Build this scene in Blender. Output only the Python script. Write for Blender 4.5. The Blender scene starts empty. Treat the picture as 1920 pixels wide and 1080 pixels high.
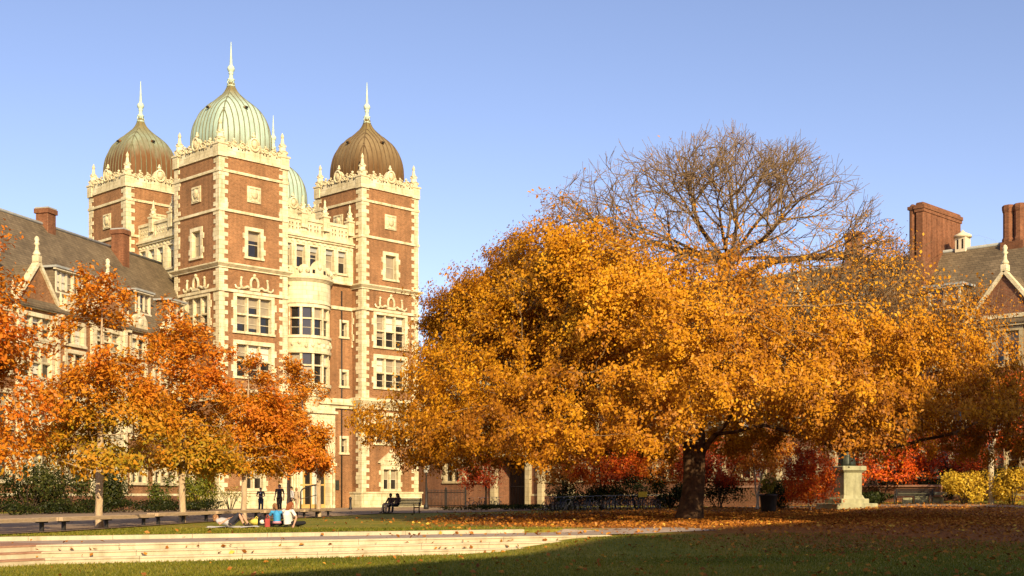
import bpy, math, random
import numpy as np
from math import sin, cos, pi, radians, sqrt, exp
from mathutils import Vector, Matrix
SC = bpy.context.scene
COL = SC.collection
RNG = np.random.default_rng(7)
random.seed(11)
F = 2400.0; HZ = 930.0; EYE = 1.3            # picture scale the layout was measured with

# ------------------------------------------------------------------ terrain
TD = (0.875, 0.485); SD = (-0.485, 0.875); T0 = (-12.4, 33.4)
def ss(a, b, x):
    x = np.clip((np.asarray(x, float) - a) / (b - a), 0, 1)
    return x * x * (3 - 2 * x)
def st(X, Y):
    dx = np.asarray(X, float) - T0[0]; dy = np.asarray(Y, float) - T0[1]
    return dx * TD[0] + dy * TD[1], dx * SD[0] + dy * SD[1]
def gz(X, Y):
    X = np.asarray(X, float); Y = np.asarray(Y, float)
    t, s = st(X, Y)
    stepped = np.interp(s, [0.72, 1.04, 4.36, 4.40], [-0.5, -0.06, -0.06, 0.1])
    ramp = -0.5 + 0.58 * ss(-4.0, 3.5, s)
    stepped = np.maximum(stepped, np.where(s < 1.1, -0.5 + 0.47 * ss(12.5, 18.2, t) * ss(-5.0, -0.4, s), -9))
    b = ss(18.0, 21.5, t)
    base = stepped * (1 - b) + ramp * b
    rear = ss(62, 92, Y) * (0.05 + 0.3 * ss(-6, 12, X) + 0.55 * ss(16, 30, X))
    und = 0.04 * np.sin(X * 0.23 + 1.0) * np.sin(Y * 0.19) * ss(5.5, 9, s)
    return base + rear + und
def PX(px, Y): return (px - 960.0) / F * Y
def at(px, Y, dz=0.0):
    X = PX(px, Y); return (X, Y, float(gz(X, Y)) + dz)
def zof(y, Y): return (HZ - y) / F * Y + EYE

# ------------------------------------------------------------------ mesh builder
class MB:
    def __init__(s): s.v = []; s.f = []; s.m = []; s.sm = []
    def add(s, vs, fs, mi=0, smooth=False):
        o = len(s.v); s.v.extend([tuple(map(float, p)) for p in vs])
        for f in fs:
            s.f.append(tuple(i + o for i in f)); s.m.append(mi); s.sm.append(smooth)
    def box(s, x0, y0, z0, x1, y1, z1, mi=0):
        s.add([(x0,y0,z0),(x1,y0,z0),(x1,y1,z0),(x0,y1,z0),(x0,y0,z1),(x1,y0,z1),(x1,y1,z1),(x0,y1,z1)],
              [(0,3,2,1),(4,5,6,7),(0,1,5,4),(1,2,6,5),(2,3,7,6),(3,0,4,7)], mi)
    def cham(s, x0, y0, z0, x1, y1, z1, c=0.02, mi=0):
        """a box with bevelled vertical and top edges"""
        b = [(x0+c,y0),(x1-c,y0),(x1,y0+c),(x1,y1-c),(x1-c,y1),(x0+c,y1),(x0,y1-c),(x0,y0+c)]
        t = [(min(max(x,x0+c),x1-c), min(max(y,y0+c),y1-c)) for x,y in b]
        vs = [(x,y,z0) for x,y in b]+[(x,y,z1-c) for x,y in b]+[(x,y,z1) for x,y in t]
        fs = [tuple(range(7,-1,-1)), tuple(range(16,24))]
        for k in (0,8):
            for i in range(8):
                j=(i+1)%8; fs.append((k+i,k+j,k+8+j,k+8+i))
        s.add(vs, fs, mi)
    def quad(s, a, b, c, d, mi=0): s.add([a,b,c,d], [(0,1,2,3)], mi)
    def poly(s, pts, mi=0): s.add(pts, [tuple(range(len(pts)))], mi)
    def prism(s, poly, z0, z1, mi=0):
        n = len(poly)
        vs = [(x,y,z0) for x,y in poly]+[(x,y,z1) for x,y in poly]
        fs = [tuple(range(n-1,-1,-1)), tuple(range(n,2*n))]
        for i in range(n):
            j=(i+1)%n; fs.append((i,j,n+j,n+i))
        s.add(vs, fs, mi)
    def slab(s, poly, y0, y1, mi=0):
        """polygon in x,z extruded along y"""
        n = len(poly)
        vs = [(x,y0,z) for x,z in poly]+[(x,y1,z) for x,z in poly]
        fs = [tuple(range(n)), tuple(range(2*n-1,n-1,-1))]
        for i in range(n):
            j=(i+1)%n; fs.append((j,i,n+i,n+j))
        s.add(vs, fs, mi)
    def ring(s, x0, y0, x1, y1, z0, z1, o, mi=0, o2=None):
        """square collar round a shaft, projecting o (o2 at the top)"""
        o2 = o if o2 is None else o2
        I = [(x0,y0),(x1,y0),(x1,y1),(x0,y1)]
        def O(q): return [(x0-q,y0-q),(x1+q,y0-q),(x1+q,y1+q),(x0-q,y1+q)]
        vs = [(x,y,z0) for x,y in O(o)]+[(x,y,z1) for x,y in O(o2)]+[(x,y,z0) for x,y in I]+[(x,y,z1) for x,y in I]
        fs = []
        for i in range(4):
            j=(i+1)%4
            fs += [(i,j,4+j,4+i),(4+i,4+j,12+j,12+i),(8+i,8+j,j,i)]
        s.add(vs, fs, mi)
    def lathe(s, prof, k=12, cx=0, cy=0, mi=0, ph=0.0, smooth=True):
        n=len(prof); vs=[]
        for r,z in prof:
            for i in range(k):
                a=ph+2*pi*i/k; vs.append((cx+r*cos(a),cy+r*sin(a),z))
        fs=[]
        for q in range(n-1):
            for i in range(k):
                j=(i+1)%k; fs.append((q*k+i,q*k+j,(q+1)*k+j,(q+1)*k+i))
        fs.append(tuple(range(k-1,-1,-1))); fs.append(tuple(range((n-1)*k,n*k)))
        s.add(vs, fs, mi, smooth)
    def tube(s, pts, rad, k=8, mi=0, smooth=True, sq=(1,1)):
        pts=[Vector(p) for p in pts]; n=len(pts)
        if not hasattr(rad,'__len__'): rad=[rad]*n
        d=(pts[1]-pts[0]).normalized()
        ref=Vector((0,0,1)) if abs(d.z)<0.9 else Vector((1,0,0))
        a=d.cross(ref).normalized(); vs=[]
        for i in range(n):
            if i==0: d=pts[1]-pts[0]
            elif i==n-1: d=pts[-1]-pts[-2]
            else: d=pts[i+1]-pts[i-1]
            d.normalize(); a=(a-d*a.dot(d)).normalized(); b=d.cross(a)
            for q in range(k):
                t=2*pi*q/k; vs.append(pts[i]+a*(rad[i]*cos(t)*sq[0])+b*(rad[i]*sin(t)*sq[1]))
        fs=[]
        for i in range(n-1):
            for q in range(k):
                r=(q+1)%k; fs.append((i*k+q,i*k+r,(i+1)*k+r,(i+1)*k+q))
        fs.append(tuple(range(k-1,-1,-1))); fs.append(tuple(range((n-1)*k,n*k)))
        s.add(vs, fs, mi, smooth)
    def ell(s, c, r, k=12, mi=0):
        if not hasattr(r,'__len__'): r=(r,r,r)
        n=max(4,k//2); vs=[]; fs=[]
        for i in range(n+1):
            p=pi*i/n
            for q in range(k):
                t=2*pi*q/k
                vs.append((c[0]+r[0]*sin(p)*cos(t), c[1]+r[1]*sin(p)*sin(t), c[2]-r[2]*cos(p)))
        for i in range(n):
            for q in range(k):
                w=(q+1)%k; fs.append((i*k+q,i*k+w,(i+1)*k+w,(i+1)*k+q))
        s.add(vs, fs, mi, True)
    def wall(s, p0, ex, width, z0, z1, holes=(), mi=0):
        """upright rectangle with rectangular openings"""
        xs=sorted(set([0,width]+[min(max(h[0],0),width) for h in holes]+[min(max(h[1],0),width) for h in holes]))
        zs=sorted(set([z0,z1]+[min(max(h[2],z0),z1) for h in holes]+[min(max(h[3],z0),z1) for h in holes]))
        for i in range(len(xs)-1):
            for j in range(len(zs)-1):
                cx=(xs[i]+xs[i+1])/2; cz=(zs[j]+zs[j+1])/2
                if any(h[0]<cx<h[1] and h[2]<cz<h[3] for h in holes): continue
                P=lambda a,z:(p0[0]+ex[0]*a,p0[1]+ex[1]*a,z)
                s.quad(P(xs[i],zs[j]),P(xs[i+1],zs[j]),P(xs[i+1],zs[j+1]),P(xs[i],zs[j+1]),mi)
    def profile(s, xs, hs, z0, y0, y1, mi=0):
        """silhouette hs over xs, given a thickness"""
        n=len(xs); vs=[]
        for x,h in zip(xs,hs): vs += [(x,y0,z0),(x,y0,z0+h),(x,y1,z0),(x,y1,z0+h)]
        fs=[]
        for i in range(n-1):
            a=4*i; b=a+4
            fs += [(a,b,b+1,a+1),(b+2,a+2,a+3,b+3),(a+1,b+1,b+3,a+3)]
        fs += [(0,1,3,2),(4*n-4,4*n-2,4*n-1,4*n-3)]
        s.add(vs, fs, mi)
    def build(s, name, mats, parent=None, loc=None, rot=0.0):
        me=bpy.data.meshes.new(name); me.from_pydata(s.v,[],s.f)
        if not isinstance(mats,(list,tuple)): mats=[mats]
        for m in mats: me.materials.append(m)
        me.polygons.foreach_set('material_index', s.m)
        me.polygons.foreach_set('use_smooth', s.sm)
        me.update()
        o=bpy.data.objects.new(name, me); COL.objects.link(o)
        if parent: o.parent=parent
        if loc is not None: o.location=loc
        if rot: o.rotation_euler=(0,0,rot)
        return o
def tag(o, label=None, cat=None, group=None, kind=None):
    if label: o['label']=label
    if cat: o['category']=cat
    if group: o['group']=group
    if kind: o['kind']=kind
    return o
def empty(name, loc, rot=0.0, label=None, cat=None, group=None):
    o=bpy.data.objects.new(name,None); COL.objects.link(o); o.location=loc; o.rotation_euler=(0,0,rot)
    o.empty_display_size=0.3
    return tag(o,label,cat,group)
def copy_tree(o, parent=None):
    c=o.copy(); COL.objects.link(c); c.parent=parent
    for ch in list(o.children): copy_tree(ch,c)
    return c

# ------------------------------------------------------------------ materials
def newmat(name):
    m=bpy.data.materials.new(name); m.use_nodes=True
    nt=m.node_tree; b=nt.nodes['Principled BSDF']; b.inputs['Roughness'].default_value=0.85
    b.inputs['Specular IOR Level'].default_value=0.25
    return m,nt,b
def N(nt,t,**kw):
    n=nt.nodes.new(t)
    for k,v in kw.items(): setattr(n,k,v)
    return n
def ramp(nt, fac, stops):
    r=N(nt,'ShaderNodeValToRGB'); e=r.color_ramp.elements
    while len(e)<len(stops): e.new(0.5)
    for i,(p,c) in enumerate(stops): e[i].position=p; e[i].color=(*c,1)
    nt.links.new(fac,r.inputs['Fac']); return r.outputs['Color']
def noise(nt, scale, detail=4, vec=None, rough=0.55, lo=None):
    n=N(nt,'ShaderNodeTexNoise'); n.inputs['Scale'].default_value=scale; n.inputs['Detail'].default_value=detail
    n.inputs['Roughness'].default_value=rough
    if vec: nt.links.new(vec,n.inputs['Vector'])
    return n.outputs['Fac']
def coords(nt, kind='Object'): return N(nt,'ShaderNodeTexCoord').outputs[kind]
def mapping(nt, vec, scale):
    m=N(nt,'ShaderNodeMapping'); m.inputs['Scale'].default_value=scale; nt.links.new(vec,m.inputs['Vector']); return m.outputs['Vector']
def mix(nt, fac, a, b, mode='MIX'):
    m=N(nt,'ShaderNodeMixRGB',blend_type=mode)
    for i,x in enumerate((fac,a,b)):
        if hasattr(x,'default_value') or hasattr(x,'is_linked'): nt.links.new(x,m.inputs[i])
        elif hasattr(x,'__len__'): m.inputs[i].default_value=(*x,1)
        else: m.inputs[i].default_value=x
    return m.outputs[0]
def math_(nt, op, a, b=None, c=None):
    m=N(nt,'ShaderNodeMath',operation=op)
    for i,x in enumerate((a,b,c)):
        if x is None: continue
        if hasattr(x,'is_linked'): nt.links.new(x,m.inputs[i])
        else: m.inputs[i].default_value=x
    return m.outputs[0]
def bump(nt,b,h,strength=0.4,dist=0.05):
    n=N(nt,'ShaderNodeBump'); n.inputs['Strength'].default_value=strength; n.inputs['Distance'].default_value=dist
    nt.links.new(h,n.inputs['Height']); nt.links.new(n.outputs['Normal'],b.inputs['Normal'])
def simple(name, c1, c2, scale=2.0, rough=0.85, bumps=0.0, metallic=0.0, spec=0.25, stretch=None):
    m,nt,b=newmat(name); v=coords(nt)
    if stretch: v=mapping(nt,v,stretch)
    f=noise(nt,scale,5,v)
    col=ramp(nt,f,[(0.3,c1),(0.7,c2)]); nt.links.new(col,b.inputs['Base Color'])
    b.inputs['Roughness'].default_value=rough; b.inputs['Metallic'].default_value=metallic
    b.inputs['Specular IOR Level'].default_value=spec
    if bumps: bump(nt,b,noise(nt,scale*4,5,v),bumps,0.03)
    return m
M={}
def brick_mat(name, a, bcol, mortar, big=(0.75,1.15)):
    m,nt,b=newmat(name); co=coords(nt)
    sx=N(nt,'ShaderNodeSeparateXYZ'); nt.links.new(co,sx.inputs[0])
    h=math_(nt,'ADD',sx.outputs[0],sx.outputs[1]); cb=N(nt,'ShaderNodeCombineXYZ')
    nt.links.new(h,cb.inputs[0]); nt.links.new(sx.outputs[2],cb.inputs[1])
    t=N(nt,'ShaderNodeTexBrick'); nt.links.new(cb.outputs[0],t.inputs['Vector'])
    t.inputs['Scale'].default_value=1.0; t.inputs['Brick Width'].default_value=0.34; t.inputs['Row Height'].default_value=0.105
    t.inputs['Mortar Size'].default_value=0.012; t.inputs['Color1'].default_value=(*a,1); t.inputs['Color2'].default_value=(*bcol,1)
    t.inputs['Mortar'].default_value=(*mortar,1); t.inputs['Bias'].default_value=0.1
    n1=noise(nt,0.35,6,co,0.6); n2=noise(nt,5.0,3,co)
    streak=noise(nt,1.0,3,mapping(nt,co,(2.2,2.2,0.12)))
    k1=ramp(nt,n1,[(0.3,(big[0],)*3),(0.7,(big[1],)*3)])
    k2=ramp(nt,n2,[(0.3,(0.78,)*3),(0.7,(1.2,)*3)])
    k3=ramp(nt,streak,[(0.35,(0.85,)*3),(0.6,(1.08,)*3)])
    c=mix(nt,1.0,mix(nt,1.0,mix(nt,1.0,t.outputs['Color'],k1,'MULTIPLY'),k2,'MULTIPLY'),k3,'MULTIPLY')
    nt.links.new(c,b.inputs['Base Color']); bump(nt,b,t.outputs['Fac'],-0.25,0.02); b.inputs['Roughness'].default_value=0.9
    return m
def stone_mat(name, c1, c2, dirt, scale=1.2, blocks=0.0):
    m,nt,b=newmat(name); co=coords(nt)
    f=noise(nt,scale,6,co,0.6); col=ramp(nt,f,[(0.28,c1),(0.68,c2)])
    s=noise(nt,1.0,5,mapping(nt,co,(2.2,2.2,0.3)),0.65)
    sf=ramp(nt,s,[(0.50,(0,0,0)),(0.74,(0.65,)*3)])
    col=mix(nt,sf,col,dirt); h=noise(nt,6,5,co)
    if blocks:
        sx=N(nt,'ShaderNodeSeparateXYZ'); nt.links.new(co,sx.inputs[0]); cb=N(nt,'ShaderNodeCombineXYZ')
        nt.links.new(math_(nt,'ADD',sx.outputs[0],sx.outputs[1]),cb.inputs[0]); nt.links.new(sx.outputs[2],cb.inputs[1])
        t=N(nt,'ShaderNodeTexBrick'); nt.links.new(cb.outputs[0],t.inputs['Vector']); t.inputs['Scale'].default_value=1.0
        t.inputs['Brick Width'].default_value=0.85; t.inputs['Row Height'].default_value=0.42; t.inputs['Mortar Size'].default_value=0.014
        t.inputs['Color1'].default_value=(1-blocks,1-blocks*1.1,1-blocks*1.3,1); t.inputs['Color2'].default_value=(1.06,1.06,1.08,1); t.inputs['Mortar'].default_value=(0.62,0.58,0.5,1)
        col=mix(nt,1.0,col,t.outputs['Color'],'MULTIPLY')
    nt.links.new(col,b.inputs['Base Color'])
    bump(nt,b,h,0.45,0.04); return m
M['brick']=brick_mat('brick',(0.325,0.142,0.055),(0.235,0.097,0.036),(0.34,0.225,0.11),(0.68,1.18))
M['brick_dark']=brick_mat('brick_dark',(0.22,0.082,0.038),(0.16,0.06,0.028),(0.25,0.16,0.09))
M['brick_chimney']=brick_mat('brick_chimney',(0.23,0.088,0.038),(0.165,0.06,0.026),(0.22,0.12,0.06),(0.65,1.2))
M['stone']=stone_mat('stone',(0.60,0.51,0.29),(0.77,0.685,0.445),(0.30,0.22,0.10),1.2,0.16)
M['stone_old']=stone_mat('stone_old',(0.27,0.26,0.14),(0.42,0.40,0.23),(0.10,0.095,0.055),2.2)
M['stone_dull']=stone_mat('shaded_trim',(0.38,0.31,0.17),(0.52,0.43,0.25),(0.20,0.15,0.08),1.4,0.16)  # same stone darkened in colour, for the shade behind the big tree
M['step_stone']=stone_mat('step_stone',(0.46,0.38,0.24),(0.60,0.52,0.35),(0.32,0.23,0.13),1.6)
M['wood_white']=simple('painted_wood',(0.60,0.52,0.33),(0.70,0.61,0.42),3.0)
M['sash']=simple('sash_paint',(0.42,0.36,0.24),(0.5,0.44,0.3),3.0)
M['blind']=simple('window_blind',(0.24,0.19,0.12),(0.36,0.30,0.19),1.3,0.4,0,0,0.5)
M['curtain']=simple('window_curtain',(0.55,0.52,0.40),(0.65,0.62,0.5),1.3,0.6)
m,nt,b=newmat('window_glass'); b.inputs['Base Color'].default_value=(0.018,0.016,0.014,1); b.inputs['Roughness'].default_value=0.06; b.inputs['Specular IOR Level'].default_value=0.6
bump(nt,b,noise(nt,1.5,2,coords(nt)),0.05,0.05); M['glass']=m
def slate_mat(name,a,bc):
    m,nt,b=newmat(name); co=coords(nt)
    sx=N(nt,'ShaderNodeSeparateXYZ'); nt.links.new(co,sx.inputs[0])
    cb=N(nt,'ShaderNodeCombineXYZ'); nt.links.new(math_(nt,'ADD',sx.outputs[0],sx.outputs[1]),cb.inputs[0])
    nt.links.new(math_(nt,'MULTIPLY',sx.outputs[2],1.25),cb.inputs[1])
    t=N(nt,'ShaderNodeTexBrick'); nt.links.new(cb.outputs[0],t.inputs['Vector'])
    t.inputs['Scale'].default_value=1.0; t.inputs['Brick Width'].default_value=0.5; t.inputs['Row Height'].default_value=0.26
    t.inputs['Mortar Size'].default_value=0.02; t.inputs['Color1'].default_value=(*a,1); t.inputs['Color2'].default_value=(*bc,1)
    t.inputs['Mortar'].default_value=(a[0]*.45,a[1]*.45,a[2]*.45,1)
    k=ramp(nt,noise(nt,0.5,6,co,0.65),[(0.3,(0.7,)*3),(0.7,(1.2,)*3)])
    k2=ramp(nt,noise(nt,3.0,4,co,0.6),[(0.3,(0.8,)*3),(0.7,(1.2,)*3)])
    c=mix(nt,1.0,mix(nt,1.0,t.outputs['Color'],k,'MULTIPLY'),k2,'MULTIPLY')
    nt.links.new(c,b.inputs['Base Color']); bump(nt,b,t.outputs['Fac'],-0.4,0.03); b.inputs['Roughness'].default_value=0.7
    return m
M['slate']=slate_mat('slate',(0.20,0.148,0.082),(0.145,0.105,0.058))
M['lead']=simple('lead_sheet',(0.28,0.29,0.26),(0.38,0.38,0.33),2.0,0.6)
M['dark']=simple('opening_shade',(0.012,0.01,0.008),(0.025,0.02,0.015),1.0,0.9)  # near-black colour standing in for the shade inside openings
M['iron']=simple('black_iron',(0.012,0.011,0.01),(0.03,0.026,0.022),4.0,0.55,0,0,0.4)
M['bronze']=simple('dark_bronze',(0.025,0.028,0.022),(0.06,0.07,0.05),3.0,0.5,0.2,0.3)
M['plank']=simple('weathered_plank',(0.40,0.28,0.16),(0.54,0.40,0.25),3.0,0.8,0.3,0,0.25,(1,6,6))
M['door_wood']=simple('golden_door_wood',(0.45,0.28,0.08),(0.58,0.38,0.13),2.0,0.5)
M['pave']=stone_mat('paving',(0.25,0.17,0.10),(0.34,0.24,0.15),(0.15,0.095,0.055),0.9)
M['path']=stone_mat('path_concrete',(0.36,0.27,0.19),(0.46,0.36,0.26),(0.25,0.17,0.11),0.8)
M['brick_step']=simple('brick_step_edge',(0.30,0.15,0.09),(0.42,0.24,0.15),5.0)
def dome_mat(name, zlo, zhi, top, low):
    m,nt,b=newmat(name); co=coords(nt)
    sx=N(nt,'ShaderNodeSeparateXYZ'); nt.links.new(co,sx.inputs[0])
    n=noise(nt,1.0,5,mapping(nt,co,(1.6,1.6,0.22)),0.6)
    z=math_(nt,'ADD',sx.outputs[2],math_(nt,'MULTIPLY',math_(nt,'SUBTRACT',n,0.5),3.6))
    f=N(nt,'ShaderNodeMapRange'); f.inputs['From Min'].default_value=zlo; f.inputs['From Max'].default_value=zhi; nt.links.new(z,f.inputs['Value'])
    d=tuple(x*0.78 for x in top)
    topc=ramp(nt,noise(nt,2.4,4,mapping(nt,co,(2.5,2.5,0.3))),[(0.32,d),(0.62,top)])
    lowc=ramp(nt,noise(nt,2.0,4,mapping(nt,co,(2.5,2.5,0.3))),[(0.35,tuple(x*0.8 for x in low)),(0.65,low)])
    c=mix(nt,f.outputs[0],lowc,topc)
    # raw copper again just below the neck
    g=N(nt,'ShaderNodeMapRange'); g.inputs['From Min'].default_value=5.6; g.inputs['From Max'].default_value=7.2; nt.links.new(sx.outputs[2],g.inputs['Value'])
    c=mix(nt,g.outputs[0],c,(0.20,0.15,0.055))
    nt.links.new(c,b.inputs['Base Color']); b.inputs['Roughness'].default_value=0.7; b.inputs['Specular IOR Level'].default_value=0.2
    return m
GREEN=(0.41,0.54,0.42); BROWN=(0.16,0.075,0.026)
M['dome_green']=dome_mat('verdigris_copper',0.2,2.4,GREEN,(0.25,0.19,0.09))
M['dome_mixed']=dome_mat('half_green_copper',3.2,5.4,(0.265,0.30,0.19),(0.175,0.082,0.028))
M['dome_brown']=dome_mat('brown_copper',2.0,4.8,(0.25,0.18,0.085),(0.145,0.075,0.024))
M['seam']=simple('standing_seam',(0.13,0.12,0.06),(0.20,0.19,0.10),2.0,0.8,0,0.0)
M['seam_brown']=simple('standing_seam_brown',(0.09,0.05,0.02),(0.15,0.10,0.045),2.0,0.8,0,0.0)
M['verdigris']=simple('pale_verdigris',(0.40,0.50,0.36),(0.58,0.66,0.50),2.5,0.6)
def bark_mat(name,c1,c2,scale=6,st=(1,1,0.25),bs=0.9):
    m,nt,b=newmat(name); v=mapping(nt,coords(nt),st)
    f=noise(nt,scale,7,v,0.7); nt.links.new(ramp(nt,f,[(0.32,c1),(0.66,c2)]),b.inputs['Base Color']); bump(nt,b,f,bs,0.08); return m
M['bark_old']=bark_mat('rough_old_bark',(0.022,0.013,0.008),(0.15,0.08,0.036),2.6,(1,1,1.4))
M['bark_twig']=bark_mat('twig_bark',(0.17,0.105,0.05),(0.36,0.24,0.12),5)
M['bark_young']=bark_mat('young_bark',(0.36,0.25,0.14),(0.58,0.44,0.27),5)
M['bark_pale']=bark_mat('pale_bark',(0.40,0.33,0.2),(0.6,0.52,0.36),5)
M['bark_dark']=bark_mat('dark_bark',(0.035,0.025,0.016),(0.09,0.06,0.035),5)
def leaf_mat(name, stops, trans=0.3):
    m=bpy.data.materials.new(name); m.use_nodes=True; nt=m.node_tree; nt.nodes.clear()
    out=N(nt,'ShaderNodeOutputMaterial'); at_=N(nt,'ShaderNodeAttribute',attribute_name='tone')
    col=ramp(nt,at_.outputs['Fac'],stops)
    d=N(nt,'ShaderNodeBsdfDiffuse'); t=N(nt,'ShaderNodeBsdfTranslucent'); g=N(nt,'ShaderNodeBsdfGlossy'); g.inputs['Roughness'].default_value=0.45
    nt.links.new(col,d.inputs['Color']); nt.links.new(col,t.inputs['Color'])
    x=N(nt,'ShaderNodeMixShader'); x.inputs[0].default_value=trans; nt.links.new(d.outputs[0],x.inputs[1]); nt.links.new(t.outputs[0],x.inputs[2])
    y=N(nt,'ShaderNodeMixShader'); y.inputs[0].default_value=0.012; nt.links.new(x.outputs[0],y.inputs[1]); nt.links.new(g.outputs[0],y.inputs[2])
    nt.links.new(y.outputs[0],out.inputs['Surface']); return m
M['leaf_gold']=leaf_mat('golden_leaves',[(0,(0.20,0.065,0.010)),(0.35,(0.42,0.16,0.012)),(0.7,(0.66,0.295,0.012)),(1,(0.84,0.44,0.022))])
M['leaf_oak']=leaf_mat('orange_oak_leaves',[(0,(0.13,0.14,0.015)),(0.28,(0.33,0.25,0.02)),(0.5,(0.58,0.27,0.018)),(0.75,(0.66,0.22,0.016)),(1,(0.56,0.12,0.012))])
M['leaf_red']=leaf_mat('red_maple_leaves',[(0,(0.26,0.025,0.008)),(0.5,(0.74,0.11,0.012)),(1,(0.86,0.32,0.025))])
M['leaf_darkred']=leaf_mat('dark_red_leaves',[(0,(0.10,0.014,0.008)),(0.5,(0.50,0.06,0.012)),(1,(0.62,0.15,0.02))])
M['leaf_orange']=leaf_mat('orange_maple_leaves',[(0,(0.34,0.10,0.012)),(0.5,(0.58,0.19,0.018)),(1,(0.7,0.34,0.03))])
M['leaf_yellow']=leaf_mat('yellow_shrub_leaves',[(0,(0.28,0.18,0.02)),(0.5,(0.62,0.38,0.03)),(1,(0.82,0.6,0.06))])
M['leaf_green']=leaf_mat('dark_green_leaves',[(0,(0.012,0.018,0.004)),(0.5,(0.032,0.042,0.008)),(1,(0.10,0.10,0.018))])
M['leaf_olive']=leaf_mat('yellow_green_leaves',[(0,(0.06,0.08,0.012)),(0.5,(0.17,0.18,0.02)),(1,(0.36,0.30,0.03))])
M['leaf_litter']=leaf_mat('fallen_leaf',[(0,(0.14,0.045,0.012)),(0.5,(0.36,0.13,0.02)),(0.85,(0.52,0.22,0.03)),(1,(0.66,0.42,0.06))],0.1)
M['grass']=leaf_mat('grass_blade',[(0,(0.08,0.10,0.010)),(0.5,(0.20,0.20,0.018)),(1,(0.36,0.28,0.045))],0.35)

# ------------------------------------------------------------------ plants
def quads_object(name, V, tone, mat, parent=None, kind=None):
    """V: n x 4 x 3 corners"""
    n=len(V); me=bpy.data.meshes.new(name)
    me.vertices.add(n*4); me.loops.add(n*4); me.polygons.add(n)
    me.vertices.foreach_set('co', V.astype(np.float32).ravel())
    me.loops.foreach_set('vertex_index', np.arange(n*4,dtype=np.int32))
    me.polygons.foreach_set('loop_start', np.arange(0,n*4,4,dtype=np.int32))
    me.polygons.foreach_set('loop_total', np.full(n,4,dtype=np.int32))
    a=me.attributes.new('tone','FLOAT','FACE'); a.data.foreach_set('value', tone.astype(np.float32))
    me.materials.append(mat); me.update(calc_edges=True)
    o=bpy.data.objects.new(name,me); COL.objects.link(o)
    if parent: o.parent=parent
    if kind: o['kind']=kind
    return o
def unit(a): return a/np.maximum(np.linalg.norm(a,axis=-1,keepdims=True),1e-9)
def leaves(C, nrm, size, rng, aspect=0.55, droop=0.25, jit=0.55):
    """folded leaf quads centred on C, facing roughly nrm"""
    n=len(C); nn=unit(nrm+rng.normal(0,jit,(n,3)))
    r=rng.normal(0,1,(n,3)); r[:,2]-=droop*2
    a=unit(r-nn*np.sum(r*nn,1,keepdims=True)); b=np.cross(nn,a)
    s=(size*rng.uniform(0.5,1.55,n))[:,None]
    V=np.empty((n,4,3)); w=s*aspect
    V[:,0]=C-a*s*0.5; V[:,1]=C+b*w*0.5+nn*s*0.09-a*s*0.05; V[:,2]=C+a*s*0.5-nn*s*0.06; V[:,3]=C-b*w*0.5+nn*s*0.09-a*s*0.05
    return V
def grow(paths, attr, step, di, dk, iters, rng, trop=0.0, cap=40000, jit=0.12):
    pos=np.zeros((cap,3)); par=np.full(cap,-1,int); n=0
    for path in paths:
        pts=[np.array(path[0],float)]
        for q in range(1,len(path)):
            a=np.array(path[q-1],float); b=np.array(path[q],float); k=max(1,int(np.linalg.norm(b-a)/step))
            for i in range(1,k+1):
                w=a+(b-a)*i/k
                if i<k: w=w+rng.normal(0,0.05*step,3)
                pts.append(w)
        if n==0: pos[0]=pts[0]; n=1; cur=0
        else: cur=int(np.argmin(np.sum((pos[:n]-pts[0])**2,1)))
        for p in pts[1:]:
            pos[n]=p; par[n]=cur; cur=n; n+=1
    seeds=n; A=np.array(attr,float); nd=np.full(len(A),1e18); ni=np.zeros(len(A),int)
    def upd(i0,i1):
        for c in range(i0,i1,256):
            e=min(c+256,i1)
            d=((A**2).sum(1)[:,None]+(pos[c:e]**2).sum(1)[None]-2*A@pos[c:e].T)
            k=d.argmin(1); dd=d[np.arange(len(A)),k]; u=dd<nd; nd[u]=dd[u]; ni[u]=k[u]+c
    upd(0,n); last=np.zeros((cap,3)); kids=np.zeros(cap,int)
    for it in range(iters):
        keep=nd>dk*dk; A=A[keep]; nd=nd[keep]; ni=ni[keep]
        if len(A)==0 or n>cap-3000: break
        act=nd<di*di
        if not act.any(): break
        acc=np.zeros((n,3)); np.add.at(acc,ni[act],unit(A[act]-pos[ni[act]]))
        idx=np.unique(ni[act]); d=unit(unit(acc[idx])+rng.normal(0,jit,(len(idx),3))+np.array([0,0,trop]))
        ok=(kids[idx]<3)&((last[idx]*d).sum(1)<0.96); idx=idx[ok]; d=d[ok]
        if len(idx)==0: break
        last[idx]=d; kids[idx]+=1
        pos[n:n+len(idx)]=pos[idx]+d*step; par[n:n+len(idx)]=idx
        upd(n,n+len(idx)); n+=len(idx)
    return pos[:n].copy(),par[:n].copy(),seeds
def add_twigs(pos,par,rng,per,length,sel,trop=0.15,segs=2):
    ch=np.zeros(len(pos)); np.add.at(ch,par[par>=0],1)
    idx=np.where(sel(pos,ch)&(par>=0))[0]
    P=[pos]; Q=[par]; n=len(pos)
    for r in range(per):
        base=idx; cur=pos[base]; d=unit(unit(pos[base]-pos[par[base]])+rng.normal(0,0.45,(len(base),3))+np.array([0,0,trop])); pa=base
        L=length*rng.uniform(0.5,1.2,len(base))
        for s in range(segs):
            d=unit(d+rng.normal(0,0.13,d.shape)+np.array([0,0,trop*0.5])); cur=cur+d*(L/segs)[:,None]
            P.append(cur.copy()); Q.append(pa.copy()); pa=np.arange(n,n+len(base)); n+=len(base)
    return np.vstack(P),np.concatenate(Q)
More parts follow.
